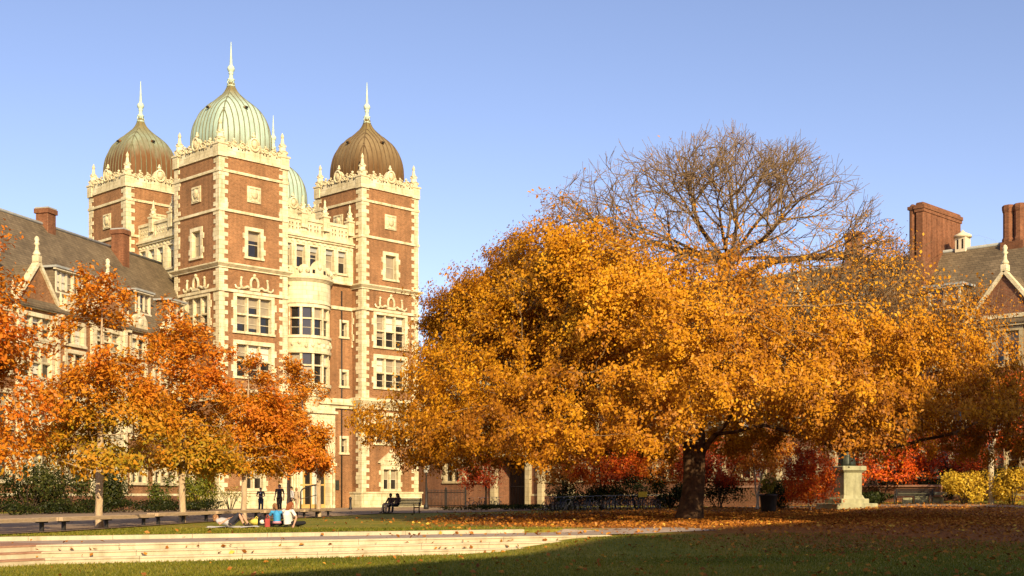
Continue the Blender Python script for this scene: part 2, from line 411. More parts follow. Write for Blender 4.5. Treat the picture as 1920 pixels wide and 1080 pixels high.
def radii(pos,par,tip,power=2.3,rmax=None):
    n=len(pos); r=np.zeros(n); acc=np.zeros(n)
    for i in range(n-1,-1,-1):
        r[i]=max(tip,acc[i]**(1/power)) if acc[i]>0 else tip
        if par[i]>=0: acc[par[i]]+=r[i]**power
    # parents always come before children
    if rmax:
        k=rmax/r[0]; big=r>tip*1.5
        r[big]=tip*1.5+(r[big]-tip*1.5)*(rmax-tip*1.5)/(r[0]-tip*1.5)
    return r
def branches(name,pos,par,r,mats,parent,thick=0.09,flare=0.0,mi_thick=0.0,rng=None):
    """tapered limbs as one skin of rings"""
    n=len(pos); main=np.full(n,-1,int)
    for i in range(1,n):
        p=par[i]
        if p>=0 and (main[p]<0 or r[i]>r[main[p]]): main[p]=i
    K=np.where(r>thick,12,np.where(r>0.03,5,3))
    V=[];Fc=[];MI=[]; fa=[None]*n; ring=[None]*n
    def mk(c,a,b,rad,k,lump):
        s=len(V)
        for q in range(k):
            t=2*pi*q/k; rr=rad
            if lump and k==12:
                rr*=1+0.09*sin(3*t+c[2]*1.1)+0.05*sin(5*t-c[2]*2.3)
                if flare: rr*=1+flare*exp(-max(c[2],0)/0.55)*(1+0.3*sin(4*t+1))
            V.append((c[0]+(a[0]*cos(t)+b[0]*sin(t))*rr,c[1]+(a[1]*cos(t)+b[1]*sin(t))*rr,c[2]+(a[2]*cos(t)+b[2]*sin(t))*rr))
        return s
    for i in range(n):
        p=par[i]
        if p<0:
            a=(1.0,0,0); b=(0,1.0,0); fa[i]=a; ring[i]=mk(pos[i],a,b,r[i],K[i],True); continue
        d=pos[i]-pos[p]; L=sqrt(d[0]**2+d[1]**2+d[2]**2) or 1e-6; d=(d[0]/L,d[1]/L,d[2]/L)
        a=fa[p]; q=a[0]*d[0]+a[1]*d[1]+a[2]*d[2]; a=(a[0]-d[0]*q,a[1]-d[1]*q,a[2]-d[2]*q)
        L=sqrt(a[0]**2+a[1]**2+a[2]**2)
        if L<0.1:
            a=(d[1],-d[0],0.0) if abs(d[2])<0.9 else (0.0,d[2],-d[1]); L=sqrt(a[0]**2+a[1]**2+a[2]**2)
        a=(a[0]/L,a[1]/L,a[2]/L); b=(d[1]*a[2]-d[2]*a[1],d[2]*a[0]-d[0]*a[2],d[0]*a[1]-d[1]*a[0]); fa[i]=a
        k=int(K[i]); ring[i]=mk(pos[i],a,b,r[i],k,True)
        s=ring[p] if (main[p]==i and K[p]==k) else mk(pos[p],a,b,min(r[p],r[i]*1.15),k,False)
        m_=0 if r[i]>mi_thick else 1
        for q in range(k):
            w=(q+1)%k; Fc.append((s+q,s+w,ring[i]+w,ring[i]+q)); MI.append(m_)
    me=bpy.data.meshes.new(name); me.from_pydata(V,[],Fc)
    for m in mats: me.materials.append(m)
    me.polygons.foreach_set('material_index',MI); me.polygons.foreach_set('use_smooth',[True]*len(Fc)); me.update()
    o=bpy.data.objects.new(name,me); COL.objects.link(o); o.parent=parent; return o
def blob(C,R,n,rng,shell=0.4):
    d=unit(rng.normal(0,1,(n,3))); rad=rng.uniform(shell,1,n)**(1/2.2)
    return C+d*rad[:,None]*R
def vnoise(P,f,seed=0):
    q=P*f+seed*17.3
    return (np.sin(q[:,0]*1.0+1.7*np.sin(q[:,1]*0.9+q[:,2]*0.5))+np.sin(q[:,1]*1.3+1.3*np.sin(q[:,2]*1.1+2))+np.sin(q[:,2]*1.2+1.5*np.sin(q[:,0]*0.8+1)))/3
# ------------------------------------------------------------------ windows
def window(parent, loc, rot, w, h, lights=1, rows=1, fr=0.32, depth=0.34, ears=False, blind=0.5, seed=0, head=0.0, mat='stone', name='window'):
    """stone surround with deep reveals, mullions, transoms, sashes; panes are a sub-part. x along the wall, y inwards, origin bottom centre"""
    r=random.Random(seed*7+3); s=MB(); x0,x1=-w/2,w/2; yo=-0.09; yi=depth+0.08; sl=0.22
    s.cham(x0-0.08,-0.17,0,x1+0.08,yi,sl,0.03,0)
    s.box(x0,yo,h-fr-head,x1,yi,h,0)
    if head: s.box(x0-0.1,-0.2,h,x1+0.1,0.05,h+0.14,0)
    s.box(x0,yo,sl,x0+fr,yi,h-fr-head,0); s.box(x1-fr,yo,sl,x1,yi,h-fr-head,0)
    if ears:
        for zz in (h*0.18,h*0.62):
            s.box(x0-0.22,yo+0.004,zz,x0,0.1,zz+h*0.17,0); s.box(x1,yo+0.004,zz,x1+0.22,0.1,zz+h*0.17,0)
    ow=w-2*fr; mw=0.17 if lights>1 else 0; lw=(ow-mw*(lights-1))/lights
    zb,zt=sl,h-fr-head; th=0.15 if rows>1 else 0; rh=(zt-zb-th*(rows-1))/rows
    for i in range(1,lights):
        a=x0+fr+i*lw+(i-1)*mw; s.box(a,0.03,zb,a+mw,yi,zt,0)
    p=MB()
    for i in range(lights):
        a=x0+fr+i*(lw+mw)
        for j in range(1,rows):
            z=zb+j*rh+(j-1)*th; s.box(a,0.05,z,a+lw,yi,z+th,0)
        for j in range(rows):
            z=zb+j*(rh+th)
            b=0.05
            for (q0,q1,q2,q3) in ((a,a+lw,z,z+b),(a,a+lw,z+rh-b,z+rh),(a,a+b,z+b,z+rh-b),(a+lw-b,a+lw,z+b,z+rh-b)):
                s.box(q0,depth-0.07,q2,q1,depth,q3,1)
            zm=z+rh*0.5
            if rows==1 or rh>1.3: s.box(a+b,depth-0.06,zm-0.035,a+lw-b,depth-0.001,zm+0.035,1)
            k=r.random(); drop=(0.0 if k>blind+0.25 else r.choice([0.35,0.5,0.5,0.75,0.95]))
            if rows>1 and j==rows-1: drop=max(drop,r.choice([0.6,1.0,1.0]))
            if rows>1 and j==0 and r.random()<0.55: drop=0
            zc=z+rh*(1-drop); y=depth+0.01
            bm=1 if r.random()<0.8 else 2
            if drop<1: p.quad((a,y,z),(a+lw,y,z),(a+lw,y,zc),(a,y,zc),0)
            if drop>0: p.quad((a,y,zc),(a+lw,y,zc),(a+lw,y,z+rh),(a,y,z+rh),bm)
    o=s.build(name,[M[mat],M['sash']],parent,loc,rot); p.build('pane',[M['glass'],M['blind'],M['curtain']],o); return o
def hole(cx,z,w,h,m=0.04): return (cx-w/2+m,cx+w/2-m,z+m,z+h-m)
def plaque(parent, loc, rot):
    s=MB(); s.cham(-0.75,-0.12,0,0.75,0.1,1.5,0.05,0)
    s.ell((0,-0.16,0.82),(0.36,0.12,0.46),10,0); s.ell((-0.45,-0.12,0.5),(0.16,0.1,0.3),8,0); s.ell((0.45,-0.12,0.5),(0.16,0.1,0.3),8,0)
    s.box(-0.5,-0.2,1.28,0.5,-0.1,1.4,0); s.box(-0.42,-0.17,0.1,0.42,-0.1,0.2,0)
    return s.build('stone_plaque',M['stone'],parent,loc,rot)
def scrolls(parent, loc, rot):
    """carved crest over a window: arched centre, curling side scrolls"""
    s=MB()
    arc=[(0.42*cos(t),-0.1,0.62+0.62*sin(t)) for t in np.linspace(-0.6,pi+0.6,14)]
    s.tube(arc,0.13,6,0); s.ell((0,-0.1,1.42),0.17,8,0)
    s.box(-0.55,-0.2,0,0.55,0.05,0.26,0)
    for g in (-1,1):
        s.tube([(g*x,-0.1,z) for x,z in ((0.5,0.22),(0.8,0.34),(1.05,0.2),(1.3,0.15),(1.5,0.38),(1.46,0.8),(1.42,1.02))],[0.13,0.14,0.13,0.14,0.14,0.11,0.08],6,0)
        s.tube([(g*x,-0.1,z) for x,z in ((1.4,0.2),(1.75,0.05),(2.0,0.18),(2.1,0.42))],[0.13,0.13,0.1,0.07],6,0)
        s.ell((g*1.42,-0.1,1.08),0.14,8,0)
    return s.build('carved_crest',M['stone'],parent,loc,rot)
def pinnacle(parent, loc, s_=1.0, base=1.6):
    s=MB(); b=0.42*s_
    s.cham(-b,-b,0,b,b,base,0.04,0); s.ring(-b,-b,b,b,base-0.16,base,0.07,0)
    s.lathe([(0.40*s_,base),(0.36*s_,base+0.35*s_),(0.42*s_,base+0.42*s_),(0.27*s_,base+0.5*s_),(0.24*s_,base+0.9*s_),(0.30*s_,base+0.97*s_),(0.16*s_,base+1.06*s_),(0.10*s_,base+1.5*s_),(0.14*s_,base+1.58*s_),(0.13*s_,base+1.7*s_),(0.02,base+1.95*s_)],8,0,0,0,pi/8,False)
    for q in range(4):
        a=q*pi/2+pi/4
        s.ell((0.36*s_*cos(a),0.36*s_*sin(a),base+0.3*s_),0.13*s_,6,0); s.ell((0.24*s_*cos(a),0.24*s_*sin(a),base+0.85*s_),0.1*s_,6,0)
    return s.build('pinnacle',M['stone'],parent,loc)
def crest_wall(parent, loc, rot, L):
    """parapet with scrollwork and a cartouche in the middle of its length L"""
    s=MB(); xs=np.linspace(-L/2,L/2,120)
    def H(x):
        h=0.25
        for c,w,t in ((0,0.9,1.55),(1.32,0.5,0.9),(-1.32,0.5,0.9),(2.15,0.38,0.95),(-2.15,0.38,0.95),(2.8,0.34,0.6),(-2.8,0.34,0.6)):
            q=(x-c)/w
            if abs(q)<1: h=max(h,0.25+t*sqrt(1-q*q))
        return h
    s.profile(xs,[H(x) for x in xs],0.2,-0.16,0.16,0)
    s.box(-L/2,-0.2,0,L/2,0.2,0.22,0)
    s.tube([(0.48*cos(t),-0.2,1.42+0.58*sin(t)) for t in np.linspace(0,2*pi,17)],0.1,6,0)
    s.ell((0,-0.2,1.42),(0.3,0.14,0.38),10,0); s.ell((0,0,2.42),(0.12,0.12,0.22),8,0); s.ell((0,-0.02,2.25),(0.24,0.16,0.14),8,0)
    for g in (-1,1):
        for c,z,r in ((1.3,1.1,0.26),(2.15,1.15,0.2),(2.8,0.98,0.17),(0.85,1.0,0.17)):
            s.tube([(g*c+r*cos(t),-0.2,z+r*sin(t)) for t in np.linspace(0.3,2*pi-0.5,10)],0.075,5,0); s.ell((g*c,-0.16,z),0.1,6,0)
        s.ell((g*2.15,0,1.55),0.14,8,0); s.ell((g*1.32,0,1.5),0.12,8,0)
    for g in (-1,1):
        for c,z in ((1.02,0.72),(1.72,0.7),(2.48,0.7),(0.6,0.78),(1.3,0.66)): s.ell((g*c,-0.15,z),(0.085,0.04,0.10),8,1)  # dark knobs in place of shaded holes in the carving
    return s.build('parapet',[M['stone'],M['dark']],parent,loc,rot)
DOME=[(0.0,2.98),(0.8,3.06),(1.5,3.11),(2.3,3.11),(3.0,3.06),(3.7,2.92),(4.3,2.72),(4.9,2.44),(5.4,2.12),(5.9,1.58),(6.3,1.10),(6.7,0.70),(7.1,0.42),(7.5,0.28),(7.9,0.21)]
def dome(parent, loc, mat, seam, sc=1.0):
    s=MB(); zz=np.linspace(0,7.9,40); hz=[d[0] for d in DOME]; hr=[d[1] for d in DOME]
    A=np.interp(zz,hz,hr)
    A=np.convolve(np.pad(A,2,mode='edge'),np.ones(5)/5,'valid')*1.0*sc*1.12/1.12
    k=64; p=4.6; vs=[]
    def pt(a,th): q=a/(abs(cos(th))**p+abs(sin(th))**p)**(1/p); return q*cos(th),q*sin(th)
    for a,z in zip(A,zz):
        for i in range(k): x,y=pt(a,2*pi*i/k+pi/k); vs.append((x,y,z))
    fs=[]
    for q in range(len(zz)-1):
        for i in range(k): j=(i+1)%k; fs.append((q*k+i,q*k+j,(q+1)*k+j,(q+1)*k+i))
    s.add(vs,fs,0,True)
    for f in range(4):
        R=Matrix.Rotation(f*pi/2,3,'Z')
        for q in range(-5,6):
            x=q*0.56*sc; pts=[]
            for a,z in zip(A,zz):
                if abs(x)>a*0.88: continue
                y=-(max(a**p-abs(x)**p,0))**(1/p); pts.append(R@Vector((x,y,z)))
            if len(pts)>2: s.tube(pts,0.055,5,1)
        pts=[]
        for a,z in zip(A,zz): x,y=pt(a,pi/4+f*pi/2); pts.append((x,y,z))
        s.tube(pts[8:],0.05,5,1)
    o=s.build('dome',[mat,seam],parent,loc)
    c=MB(); c.lathe([(0.24,7.3),(0.24,7.5),(0.40,7.55),(0.40,7.62),(0.22,7.7),(0.20,8.0),(0.34,8.1),(0.36,8.2),(0.2,8.3),(0.17,8.7),(0.26,8.78),(0.17,8.88),(0.30,9.0),(0.36,9.2),(0.30,9.4),(0.14,9.54),(0.13,9.8),(0.085,10.5),(0.03,11.75)],12,0,0,0)
    for q in range(4):
        a=q*pi/2; c.tube([(0.18*cos(a),0.18*sin(a),7.65),(0.42*cos(a),0.42*sin(a),7.85),(0.3*cos(a),0.3*sin(a),8.05),(0.2*cos(a),0.2*sin(a),8.3)],0.05,5,0)
    c.build('spire',M['verdigris'],o)
    for f in range(4):
        v=MB(); R=Matrix.Rotation(f*pi/2,3,'Z'); a=float(np.interp(5.0,zz,A))
        v.lathe([(0.20,0),(0.22,0.12),(0.17,0.2),(0.02,0.28)],8,0,0,0)
        v.box(-0.13,-0.3,0.0,0.13,-0.12,0.16,1)
        l=R@Vector((0,-a+0.02,5.0)); v.build('vent',[mat,M['dark']],o,l,f*pi/2)
    return o

# ------------------------------------------------------------------ towered block
W=7.4; G=16.45
TB=empty('tower_building',(-26.3,115.0,0.0),radians(46),'tall red brick block with four domed corner towers and cream stone trim','building')
COURSES=[(30.55,30.78,0.14),(27.0,27.24,0.14),(19.78,20.04,0.18)]
def tower(u,v,i,mat,seam,front=True):
    s=MB()
    hs={0:[],1:[],2:[],3:[]}
    R=[];c=W/2
    W3=[(16.1,3.75),(12.0,3.5),(6.4,3.3)]
    faces=[0,1]          # 0: the face at v=0, 1: the face at u=0
    lay=[]
    for f in faces:
        for z,h in W3:
            if f==1 and z<16: continue
            lay.append((f,c,z,4.5,h,3))
        lay.append((f,c,23.0,2.05,2.95,1))
        lay.append((f,c,1.75,2.6 if f==0 else 2.3,2.7,2))
        if f==1: lay.append((f,c+0.9,12.0,2.1,3.3,1))
    for f,cx,z,w,h,n in lay: hs[f].append(hole(cx,z,w,h))
    s.wall((u,v),(1,0),W,0,32.12,hs[0]); s.wall((u,v+W),(0,-1),W,0,32.12,[hole(W-cx,z,w,h) for f,cx,z,w,h,n in lay if f==1])
    s.wall((u+W,v),(0,1),W,0,32.12); s.wall((u+W,v+W),(-1,0),W,0,32.12)
    s.quad((u,v,32.12),(u+W,v,32.12),(u+W,v+W,32.12),(u,v+W,32.12))
    tw=s.build('tower',M['brick'],TB)
    for q,(f,cx,z,w,h,n) in enumerate(lay):
        loc=(u+cx,v,z) if f==0 else (u,v+cx,z); rot=0 if f==0 else -pi/2
        window(TB,loc,rot,w,h,n,2 if n==3 else 1,0.34 if n!=3 else 0.36,0.36,n!=2 or True,0.55,i*31+q,0.12 if n==2 else 0.0)
    for f in faces:
        loc=lambda z:(u+c,v,z) if f==0 else (u,v+c,z)
        rot=0 if f==0 else -pi/2
        plaque(TB,loc(28.2),rot)
        scrolls(TB,loc(20.1),rot)
    for z0,z1,o in COURSES:
        k=MB(); k.ring(u,v,u+W,v+W,z0,z1,o); k.build('string_course',M['stone'],tw)
    k=MB(); k.ring(u,v,u+W,v+W,21.9,22.02,0.16); k.ring(u,v,u+W,v+W,22.02,22.22,0.2,0,0.42); k.ring(u,v,u+W,v+W,22.22,22.34,0.44); k.ring(u,v,u+W,v+W,22.34,22.44,0.44,0,0.1); k.build('cornice',M['stone'],tw)
    k=MB(); k.ring(u,v,u+W,v+W,9.95,10.2,0.2); k.ring(u,v,u+W,v+W,10.2,10.75,0.25,0,0.6); k.ring(u,v,u+W,v+W,10.75,10.95,0.62,0,0.6); k.ring(u,v,u+W,v+W,10.95,11.1,0.6,0,0.12); k.build('cornice',M['stone'],tw)
    k=MB(); k.ring(u,v,u+W,v+W,-0.6,0.35,0.42); k.ring(u,v,u+W,v+W,0.35,1.55,0.3); k.ring(u,v,u+W,v+W,1.55,1.72,0.4); k.build('plinth',M['stone'],tw)
    k=MB(); k.ring(u,v,u+W,v+W,31.98,32.12,0.14); k.build('string_course',M['stone'],tw)
    for qi,(a,b,sa,sb) in enumerate(((u,v,1,1),(u+W,v,-1,1),(u,v+W,1,-1),(u+W,v+W,-1,-1))):
        k=MB(); z=1.72; n=0; rr=random.Random(i*9+qi)
        while z<31.8:
            h=0.39; l1,l2=(0.88,0.50) if n%2 else (0.52,0.86)
            if n%7==3: l1=l2=0.92
            l1+=rr.uniform(-.04,.04); l2+=rr.uniform(-.04,.04); pr=0.055+0.004*(n%3)
            z1=min(z+h,31.85)
            P=[(-pr,-pr),(l1,-pr),(l1,0.03),(0.03,0.03),(0.03,l2),(-pr,l2)]
            k.prism([(a+sa*x,b+sb*y) for x,y in P],z,z1-0.012); z=z1; n+=1
        # rounded shaft up the angle, as on the carved corner stones
        k.build('quoin',M['stone'],tw)
    for f,(lx,ly,ro) in enumerate(((u+c,v+0.06,0),(u+0.06,v+c,-pi/2),(u+W-0.06,v+c,pi/2),(u+c,v+W-0.06,pi))):
        crest_wall(TB,(lx,ly,32.12),ro,W-0.9)
    for a,b in ((u+.3,v+.3),(u+W-.3,v+.3),(u+.3,v+W-.3),(u+W-.3,v+W-.3)): pinnacle(TB,(a,b,31.9),1.16,1.25)
    dome(TB,(u+c,v+c,32.21),M[mat],M[seam])
tower(0,0,1,'dome_green','seam'); tower(G,0,2,'dome_brown','seam_brown'); tower(0,G-0.05,3,'dome_mixed','seam'); tower(G,G-0.05,4,'dome_green','seam')

def balustrade(parent, loc, rot, L, pins):
    s=MB(); z1=1.75
    n=3; seg=L/n; holes=[]
    for g in range(n):
        for q in range(3):
            cx=g*seg+seg*(0.22+0.28*q)
            for dx in (-0.17,0.17):
                for dz in (0.62,1.02): holes.append((cx+dx-0.085,cx+dx+0.085,dz-0.12,dz+0.12))
    s.wall((-L/2,-0.1),(1,0),L,0,z1-0.3,holes); s.wall((-L/2,0.1),(1,0),L,0,z1-0.3,holes)
    for h in holes:
        a,b=h[0]-L/2,h[1]-L/2
        s.quad((a,-.1,h[2]),(a,.1,h[2]),(a,.1,h[3]),(a,-.1,h[3])); s.quad((b,-.1,h[2]),(b,.1,h[2]),(b,.1,h[3]),(b,-.1,h[3]))
        s.quad((a,-.1,h[2]),(b,-.1,h[2]),(b,.1,h[2]),(a,.1,h[2])); s.quad((a,-.1,h[3]),(b,-.1,h[3]),(b,.1,h[3]),(a,.1,h[3]))
    s.cham(-L/2,-0.22,z1-0.3,L/2,0.22,z1,0.04); s.box(-L/2,-0.2,0,L/2,-0.102,0.22)
    for g in range(n+1):
        cx=-L/2+g*seg; s.box(max(cx-0.22,-L/2),-0.17,0.22,min(cx+0.22,L/2),-0.102,z1-0.3)
    o=s.build('balustrade',M['stone'],parent,loc,rot)
    for x in pins: pinnacle(o,(x,0,z1-1.0),0.85,1.5)
def recess(f, oriel=False):
    """the wall between two towers; f 0 on the entrance side, 1 on the side over the long roof"""
    L=G-W; off=1.5; a0=W
    rot=0 if f==0 else -pi/2
    loc=(lambda a,z:(a,off,z)) if f==0 else (lambda a,z:(off,a,z))
    tr=lambda x:(a0+L/2+x) if f==0 else (a0+L/2-x)
    # local x runs to the right seen from outside, 0 in the middle
    holes=[]; wins=[]
    for x in (-3.55,-1.95,-0.35,1.55,3.1): wins.append((x,23.1,1.35,2.55,1,1,0.16))
    if f==0:
        for z in (16.9,12.0): wins.append((3.45,z,1.15,1.85,1,1,0.26))
        wins.append((3.45,5.4,1.15,1.85,1,1,0.26))
    for x,z,w,h,*_ in wins: holes.append(hole(x+L/2,z,w,h))
    s=MB(); s2=MB()
    door=(L/2-3.0,L/2+1.6,-0.5,4.6)
    hh=[h for h in holes]+([door] if f==0 else [])
    s.wall((-L/2,0),(1,0),L,-0.5,22.2,hh); o=s.build('recessed_wall',M['brick'],TB,loc(a0+L/2,0),rot)
    s2.wall((-L/2,-0.12),(1,0),L,22.4,26.0,holes); s2.box(-L/2,-0.12,26.0,L/2,0.6,26.02)
    for q in range(14): s2.box(-L/2+0.2+q*L/14,-0.2,25.72,-L/2+0.5+q*L/14,-0.121,25.95)
    for q in (-2.75,-1.15,0.6,2.32): s2.box(q-0.14,-0.2,23.0,q+0.14,-0.121,25.7)
    s2.build('stone_storey',M['stone'],o)
    for q,(x,z,w,h,n,r_,fr) in enumerate(wins):
        yy=off-(0.12 if z>22 else 0)
        l=(tr(x),yy,z) if f==0 else (yy,tr(x),z)
        window(TB,l,rot,w,h,n,r_,fr,0.36,False,0.6,200+f*40+q)
    for z0,z1,p in ((22.2,22.4,0.45),(26.02,26.22,0.3),(26.22,26.42,0.45),(19.72,20.05,0.15),(9.95,10.3,0.25),(10.3,10.9,0.5)):
        k=MB(); k.box(-L/2,-p,z0,L/2,0.0,z1); k.build('string_course',M['stone'],o)
    balustrade(TB,loc(a0+L/2,26.42),rot,L-0.05,(-1.55,1.1,4.2) if f==0 else (-1.9,1.6))
recess(0); recess(1)
s=MB(); s.box(1.6,1.6,25.0,W+G-1.6,W+G-1.6,26.0); s.build('flat_roof',M['lead'],TB)
s=MB(); s.wall((W,G-0.05+W-1.5),(1,0),G-W,0,26); s.wall((G+W-1.5,W),(0,1),G-W,0,26); s.build('rear_wall',M['brick'],TB)
# bow window
OX=11.15
def bow(x0,half,dep,k=15):
    R=(half*half+dep*dep)/(2*dep); am=math.asin(min(1,half/R))
    return [(x0+R*sin(t),1.5-(R*cos(t)-(R-dep))) for t in np.linspace(-am,am,k)]
def bowslab(s,half,dep,z0,z1,mi=0,half2=None,dep2=None):
    a=bow(OX,half,dep); b=bow(OX,half2 or half,dep2 or dep); n=len(a)
    vs=[(x,y,z0) for x,y in a]+[(x,y,z1) for x,y in b]; fs=[(i,i+1,n+i+1,n+i) for i in range(n-1)]
    fs+=[tuple(range(n-1,-1,-1)),tuple(range(n,2*n))]; s.add(vs,fs,mi,False)
def bow_window(z0,z1,rows):
    """a curved band of lights, each in its own plane"""
    P=bow(OX,2.45,1.45,6); g=MB(); p=MB()
    r=random.Random(int(z0))
    for i in range(5):
        (xa,ya),(xb,yb)=P[i],P[i+1]; L=sqrt((xb-xa)**2+(yb-ya)**2); ex=((xb-xa)/L,(yb-ya)/L); nx=(-ex[1],ex[0])
        def B(a0,a1,d0,d1,q0,q1,mi):
            vs=[]
            for z in (q0,q1):
                for a,d in ((a0,d0),(a1,d0),(a1,d1),(a0,d1)): vs.append((xa+ex[0]*a+nx[0]*d,ya+ex[1]*a+nx[1]*d,z))
            g.add(vs,[(0,3,2,1),(4,5,6,7),(0,1,5,4),(1,2,6,5),(2,3,7,6),(3,0,4,7)],mi)
        B(0,0.13,0,0.3,z0,z1,0); B(L-0.13,L,0,0.3,z0,z1,0); h=z1-z0; zm=z0+h*0.58
        B(0.13,L-0.13,0.02,0.3,zm,zm+0.14,0)
        B(0.13,0.18,0.2,0.26,z0,zm,1); B(L-0.18,L-0.13,0.2,0.26,z0,zm,1); B(0.18,L-0.18,0.2,0.26,z0+h*0.28,z0+h*0.28+0.05,1)
        for q0,q1 in ((z0,zm),(zm+0.14,z1)):
            k=r.random(); mi=0 if k<0.5 else (1 if k<0.8 else 2)
            Q=lambda a,z:(xa+ex[0]*a+nx[0]*0.27,ya+ex[1]*a+nx[1]*0.27,z)
            p.quad(Q(0.1,q0),Q(L-0.1,q0),Q(L-0.1,q1),Q(0.1,q1),mi)
    o=g.build('bow_window',[M['stone'],M['sash']],TB); p.build('pane',[M['glass'],M['blind'],M['curtain']],o); return o
bow_window(16.7,19.4,2); bow_window(12.1,15.0,2)
s=MB(); bowslab(s,2.5,1.5,19.4,19.75); bowslab(s,2.62,1.6,19.75,19.95); bowslab(s,2.5,1.5,19.95,21.8); bowslab(s,2.5,1.5,21.8,22.1,0,2.8,1.8); bowslab(s,2.85,1.85,22.1,22.3); s.build('bow_parapet',M['stone'],TB)
s=MB(); bowslab(s,2.62,1.62,16.45,16.7); bowslab(s,2.5,1.5,15.25,16.45); bowslab(s,2.6,1.6,15.0,15.25)
for t in np.linspace(-0.85,0.85,9):
    R_=(2.5**2+1.5**2)/3.0; s.ell((OX+R_*sin(t*1.1),1.5-(R_*cos(t*1.1)-(R_-1.5))-0.03,15.85+0.2*cos(t*9)),(0.2,0.1,0.24),8)
s.build('bow_apron',M['stone'],TB)
s=MB(); bowslab(s,2.6,1.6,11.8,12.1); bowslab(s,1.9,1.1,10.9,11.8,0,2.5,1.5); bowslab(s,1.0,0.5,9.9,10.9,0,1.8,1.0); s.build('bow_corbel',M['stone'],TB)
# crest over the bow; near-black blocks painted in for shaded piercings
P=bow(OX,2.6,1.6,41); s=MB(); xs=np.linspace(-1,1,41)
def CH(x):
    h=0.35
    for c,w,t in ((0,0.34,1.25),(0.5,0.2,0.8),(-0.5,0.2,0.8),(0.85,0.16,0.5),(-0.85,0.16,0.5)):
        q=(x-c)/w
        if abs(q)<1: h=max(h,0.35+t*sqrt(1-q*q))
    return h
vs=[]; fs=[]
for (x,y),q in zip(P,xs):
    h=CH(q); vs+=[(x,y,22.3),(x,y,22.3+h),(OX+(x-OX)*0.9,y+0.2,22.3),(OX+(x-OX)*0.9,y+0.2,22.3+h)]
for i in range(40):
    a=4*i;b=a+4; fs+=[(a,b,b+1,a+1),(b+2,a+2,a+3,b+3),(a+1,b+1,b+3,a+3)]
s.add(vs,fs)
for c in (-24,-16,-11,0,11,16,24):
    i=20+int(c*0.75); x,y=P[max(0,min(40,i))]; s.ell((x,y-0.05,22.9+0.35*(abs(c)<3)),(0.24,0.14,0.3),8)
for i in (8,13,16,24,27,32): x,y=P[i]; s.box(x-0.13,y-0.03,22.62,x+0.13,y+0.05,22.98,1)
s.build('carved_crest',[M['stone'],M['dark']],TB)
# stone portal
s=MB(); pu0,pu1=8.35,13.55; D0,D1=9.35,12.75
for a,b in ((pu0,D0),(D1,pu1)): s.box(a,0.55,-0.5,b,1.5,9.9)
s.box(D0,0.55,4.5,D1,1.5,9.9); s.box(pu0-0.12,0.4,4.25,D0,0.55,4.5); s.box(D1,0.4,4.25,pu1+0.12,0.55,4.5)
for dx in (0.25,0.6):
    for u0 in (pu0+dx-0.1,pu1-dx-0.1): s.lathe([(0.16,-0.3),(0.16,0.4),(0.12,0.5),(0.12,3.9),(0.18,4.1),(0.18,4.25)],10,u0+0.1,0.45,0)
for r0 in (1.75,2.05,2.3): s.tube([(11.05+r0*cos(t),0.5,5.0+r0*1.35*sin(t)) for t in np.linspace(0,pi,21)],0.13,6)
s.ell((11.05,0.5,6.1),(0.7,0.18,0.9),10); s.ell((10.1,0.5,5.6),(0.4,0.14,0.3),8); s.ell((12.0,0.5,5.6),(0.4,0.14,0.3),8)
s.box(pu0-0.2,0.3,9.3,pu1+0.2,0.55,9.55)
s.build('portal',M['stone'],TB)
s=MB(); n=4
for q in range(n):
    a=D0+(D1-D0)*q/n; b=D0+(D1-D0)*(q+1)/n; y=1.1
    for (p0,p1,z0,z1) in ((a,a+0.12,0,4.4),(b-0.12,b,0,4.4),(a+0.12,b-0.12,0,0.5),(a+0.12,b-0.12,2.3,2.45),(a+0.12,b-0.12,4.25,4.4)): s.box(p0,y,z0,p1,y+0.08,z1,0)
    s.quad((a+.12,y+.05,.5),(b-.12,y+.05,.5),(b-.12,y+.05,4.3),(a+.12,y+.05,4.3),1 if q in(1,3) else 2)
s.build('entrance_door',[M['door_wood'],M['glass'],M['curtain']],TB)
s=MB(); s.box(-0.32,-0.1,0,0.32,0.0,0.95,0); s.box(-0.26,-0.115,0.06,0.26,-0.101,0.89,1); s.build('wall_plaque',[M['iron'],M['bronze']],TB,(14.4,1.5,1.9))
s=MB(); s.tube([(15.05,1.42,21.6),(15.05,1.42,0.2)],0.07,8); s.build('downpipe',M['iron'],TB)
s=MB()   # pediment over the ground floor window of the far right tower and the near one
for u in (0,G):
    s=MB(); c=u+W/2
    s.slab([(c-1.7,4.6),(c+1.7,4.6),(c+1.5,4.85),(c+0.25,5.7),(c-0.25,5.7),(c-1.5,4.85)],-0.22,0.02); s.slab([(c-1.0,4.85),(c+1.0,4.85),(c,5.35)],-0.3,-0.221); s.ell((c,-0.1,5.85),0.2,8)
    s.build('pediment',M['stone'],TB)

